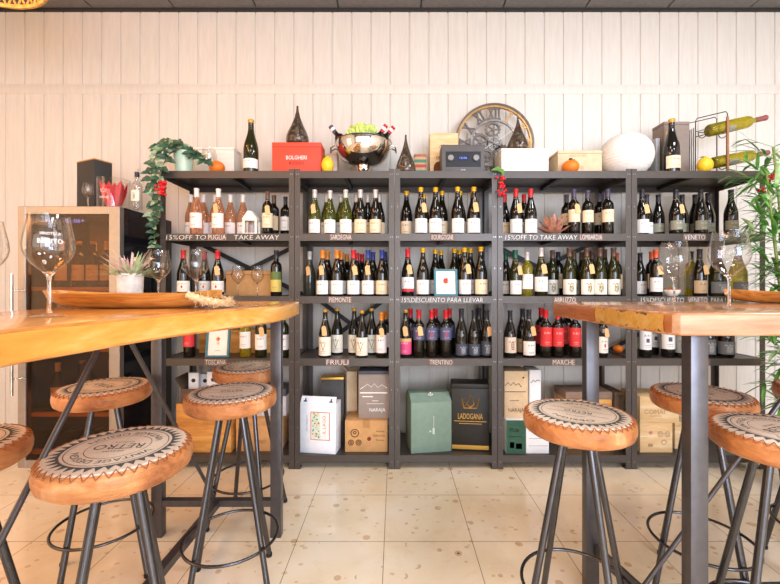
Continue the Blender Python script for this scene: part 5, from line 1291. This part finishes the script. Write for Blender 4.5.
# ------------------------------------------------------------------ plants
M_IVY = mat('ivy_green', '3a5c46', .45, noise=.25, nscale=30); M_IVY2 = mat('ivy_pale_edge', '86a080', .5, noise=.2); M_STEM = mat('plant_stem', '5a6a34', .6); M_BERRY = mat('red_berry', 'd01c24', .2)
bm = new(); ball(bm, (0, 0, 0), 1, 10, 7); ME_BERRY = mk('berry', bm, M_BERRY, smooth=60, mesh_only=True)
def berries(t, c, n, sp, r=.0095):
    """a hanging bunch: each berry a part"""
    done = []
    for k in range(n * 6):
        if len(done) >= n: break
        p = Vector((random.gauss(0, sp[0] * .45), random.gauss(0, sp[1] * .4), random.uniform(-sp[2] / 2, sp[2] / 2)))
        if all((p - q).length > r * 1.25 for q in done):
            done.append(p); o = put('berry', ME_BERRY, t, Vector(c) + p); o.scale = (r, r, r)
def ivy_leaf(bm, p, d, up, L, w, mi):
    d = Vector(d).normalized(); side = d.cross(Vector(up)).normalized(); n = side.cross(d)
    out = [(0, 0, 0), (.12, .62, .04), (.34, .82, .1), (.5, .55, .1), (.68, .48, .06), (1, 0, -.12)]
    mid = [p + d * (u * L) + n * (z * L * .4 - .02 * L) for u, v, z in out]
    vm = [bm.verts.new(m) for m in mid]
    for s in (-1, 1):
        vs = [None] + [bm.verts.new(p + d * (u * L) + side * (s * v * w) + n * (z * L)) for u, v, z in out[1:-1]] + [None]
        for i in range(5):
            q = [vm[i], vm[i + 1]] + ([vs[i + 1]] if vs[i + 1] else []) + ([vs[i]] if vs[i] else [])
            if s > 0: q = q[::-1]
            f = bm.faces.new(q); f.material_index = mi
Yi = 2.72
ivy = thing('trailing_ivy', 'trailing green ivy with red berries in a ribbed mint pot, hanging down the first rack', 'plant', (PX(184, Yi), Yi, TOP))
bm = new(); rp = 9.6 / F * Yi; hp = EYE + (HY - 152.5) * Yi / F - TOP
pr = [(0, 0), (rp * .72, 0)]
for k in range(15): u = k / 14; pr.append((rp * (.74 + .22 * u) + (.0012 if k % 2 else 0), .003 + (hp - .014) * u))
pr += [(rp, hp - .01), (rp, hp), (rp * .92, hp), (rp * .88, hp - .02), (0, hp - .02)]
lathe(bm, pr, 32); mk('pot', bm, mat('mint_glaze', 'c4dcc4', .3, noise=.03), ivy, 50)
org = Vector(ivy.location)
def VV3(px, py, Y): return Vector((PX(px, Y), Y, PZ(py, Y))) - org
strands = [[(183, 152, 2.72), (172, 144, 2.68), (160, 150, 2.62), (152, 163, 2.59), (151, 178, 2.585), (154, 196, 2.585), (153, 214, 2.59), (154, 232, 2.59), (155, 246, 2.59)],
           [(182, 152, 2.70), (174, 150, 2.66), (166, 158, 2.60), (160, 172, 2.58), (157, 188, 2.58), (158, 206, 2.585), (152, 226, 2.59)],
           [(184, 152, 2.72), (176, 141, 2.72), (166, 141, 2.70), (158, 149, 2.66)], [(186, 152, 2.70), (197, 154, 2.66), (206, 160, 2.63)], [(183, 152, 2.72), (190, 148, 2.70), (196, 155, 2.66)]]
ivl = new(); ivs = new(); cnt = 0
for s in strands:
    P = [VV3(*q) for q in s]; pts = smooth_poly([tuple(q) for q in P], 6) if False else None
    path = []
    for i in range(len(P) - 1):
        for k in range(6): path.append(P[i].lerp(P[i + 1], k / 6))
    path.append(P[-1]); tube(ivs, path, .0022, 5)
    for i in range(2, len(path), 2):
        for sgn in (-1, 1):
            p = path[i]; low = max(0, min(1, (-p.z) / .5))
            d = Vector((sgn * random.uniform(.4, 1), random.uniform(-.9, .1), random.uniform(-1, .25)))
            L = random.uniform(.055, .08) * (1 - .3 * low); ivy_leaf(ivl, p, d, Vector((0, -1, .4)), L, L * .46, 1 if random.random() < .25 else 0); cnt += 1
mk('vines', ivs, M_STEM, ivy, 50); o = mk('leaves', ivl, [M_IVY, M_IVY2], ivy, 0); o['kind'] = 'stuff'
berries(ivy, VV3(161.5, 188, 2.555), 26, (.034, .02, .085))
# berry sprig hanging on the post between the middle and fourth racks
Yb = 2.612
sp = thing('berry_sprig', 'small sprig of red berries with a green leaf hanging between the middle and fourth racks', 'decoration', (PX(501, Yb), Yb, PZ(171, Yb)))
bm = new(); tube(bm, [(0, 0, .0), (.004, -.006, -.03), (.006, -.006, -.09), (.004, -.006, -.15)], .0016, 5); mk('twig', bm, M_STEM, sp, 40)
bm = new(); ivy_leaf(bm, Vector((0, -.004, .01)), (-1, -.2, -.1), (0, -1, .3), .07, .024, 0); ivy_leaf(bm, Vector((0, -.004, .01)), (.3, -.3, -.9), (0, -1, .2), .05, .018, 0); mk('leaf', bm, M_LEAF, sp, 0)
berries(sp, (.006, -.012, -.105), 20, (.026, .014, .14))
# bamboo at the right
base = Vector((2.44, 2.3, 0))
bam = thing('bamboo_plant', 'tall leafy artificial bamboo with red berries at the right end of the racks', 'plant', base)
bm = new(); lathe(bm, [(0, 0), (.13, 0), (.14, .01), (.17, .3), (.172, .32), (.155, .32), (.15, .28), (0, .28)], 32); mk('pot', bm, mat('grey_planter', '6a6660', .6), bam, 50)
M_BAM = mat('bamboo_leaf', '5c9440', .45, noise=.22, nscale=18); M_BAM2 = mat('bamboo_leaf_pale', 'a8c88c', .5, noise=.15)
lv = new(); cs = []
rnd = random.Random(21)
for (tx, ty, tz, r) in ((2.14, 2.28, 1.9, .011), (2.26, 2.36, 2.05, .011), (2.38, 2.2, 1.95, .01), (2.5, 2.32, 2.0, .011), (2.2, 2.22, 1.6, .009)):
    p0 = Vector((base.x + rnd.uniform(-.08, .08), base.y + rnd.uniform(-.08, .08), .27)); p1 = Vector((tx, ty, tz)); pts = []; rs = []
    for k in range(25):
        u = k / 24; pts.append(p0.lerp(p1, u) + Vector((0, 0, 0)) - base); rs.append(r * (1 - .5 * u) * (1.25 if k % 3 == 0 else 1))
    bm = new(); tube(bm, pts, rs, 8); cs.append(mk('cane', bm, mat('bamboo_cane', '8a9a4c', .4, noise=.1), bam, 60))
    for k in range(4, 25):
        for _ in range(2 if k < 10 else 3):
            a = rnd.uniform(0, 2 * PI); e = rnd.uniform(-.35, .7); q = pts[k]
            b0 = q; d = Vector((math.cos(a) * math.cos(e), math.sin(a) * math.cos(e), math.sin(e)))
            bl = rnd.uniform(.05, .16); tip = b0 + d * bl
            tube(lv, [b0, tip], .0014, 4)
            for j in range(5):
                aa = a + rnd.uniform(-1.0, 1.0); ee = e + rnd.uniform(-.6, .5)
                dd = Vector((math.cos(aa) * math.cos(ee), math.sin(aa) * math.cos(ee), math.sin(ee)))
                st = tip if j < 3 else b0.lerp(tip, .6)
                wp = st + dd * .14 + base
                if wp.y > 2.60 or (st + base).y > 2.61: continue
                blade(lv, st, dd, rnd.uniform(.1, .17), rnd.uniform(.0075, .012), rnd.uniform(.2, .9), 5, 1 if rnd.random() < .22 else 0, .2)
o = mk('leaves', lv, [M_BAM, M_BAM2], bam, 0); o['kind'] = 'stuff'
def at_b(px, py, Y): return Vector((PX(px, Y), Y, PZ(py, Y))) - base
berries(bam, at_b(770, 178, 2.4), 18, (.035, .02, .05), .009); berries(bam, at_b(763, 190, 2.42), 5, (.02, .012, .02), .009)
# ------------------------------------------------------------------ woven lamp overhead at the left
lc = Vector((-2.2, 2.0, 2.835))
t = thing('pendant_lamp', 'glowing woven pendant lamp at the upper left under the ceiling', 'lamp', lc)
def weave():
    t_ = NT('woven_rattan'); t_.set(Roughness=.7); v = t_.coord('Object')
    c = t_.ramp(t_.noise(v, 30, 3), [(.3, 'b07c34'), (.7, 'e0b468')]); t_.l(c, t_.b.inputs['Base Color']); return t_.m
M_RAT = weave()
bm = new(); RL = .33; n = 40
def dome(a, u): r = RL * math.sin(.25 + 1.3 * u); return Vector((r * math.cos(a), r * math.sin(a), .42 * math.cos(.25 + 1.3 * u) - .42 * math.cos(1.55) + .03))
for k in range(n):
    for s in (-1, 1): tube(bm, [dome(2 * PI * k / n + s * .7 * i / 9, i / 9) for i in range(10)], .0055, 5)
for u in (0, .33, .66, 1): tube(bm, [dome(2 * PI * i / 48, u) for i in range(48)], .008 if u < 1 else .012, 6, True)
mk('woven_shade', bm, M_RAT, t, 50)
bm = new(); ball(bm, (0, 0, .2), .045, 14, 10, 1.15); mk('bulb', bm, mat('lamp_bulb', 'fff0d0', .3, emit=('ffc070', 12)), t, 60)
bm = new(); tube(bm, [(0, 0, .25), (0, 0, CZ - lc.z - .03)], .004, 8); tube(bm, [(0, 0, .24), (0, 0, .29)], .02, 12); mk('cord', bm, M_RUB, t, 40)
bm = new(); tube(bm, [(0, 0, CZ - lc.z - .03), (0, 0, CZ - lc.z - .001)], .055, 24); mk('ceiling_rose', bm, M_RUB, t, 40)
point('pendant_bulb_light', lc + Vector((0, 0, .1)), 14, 'ffb25c', .05)
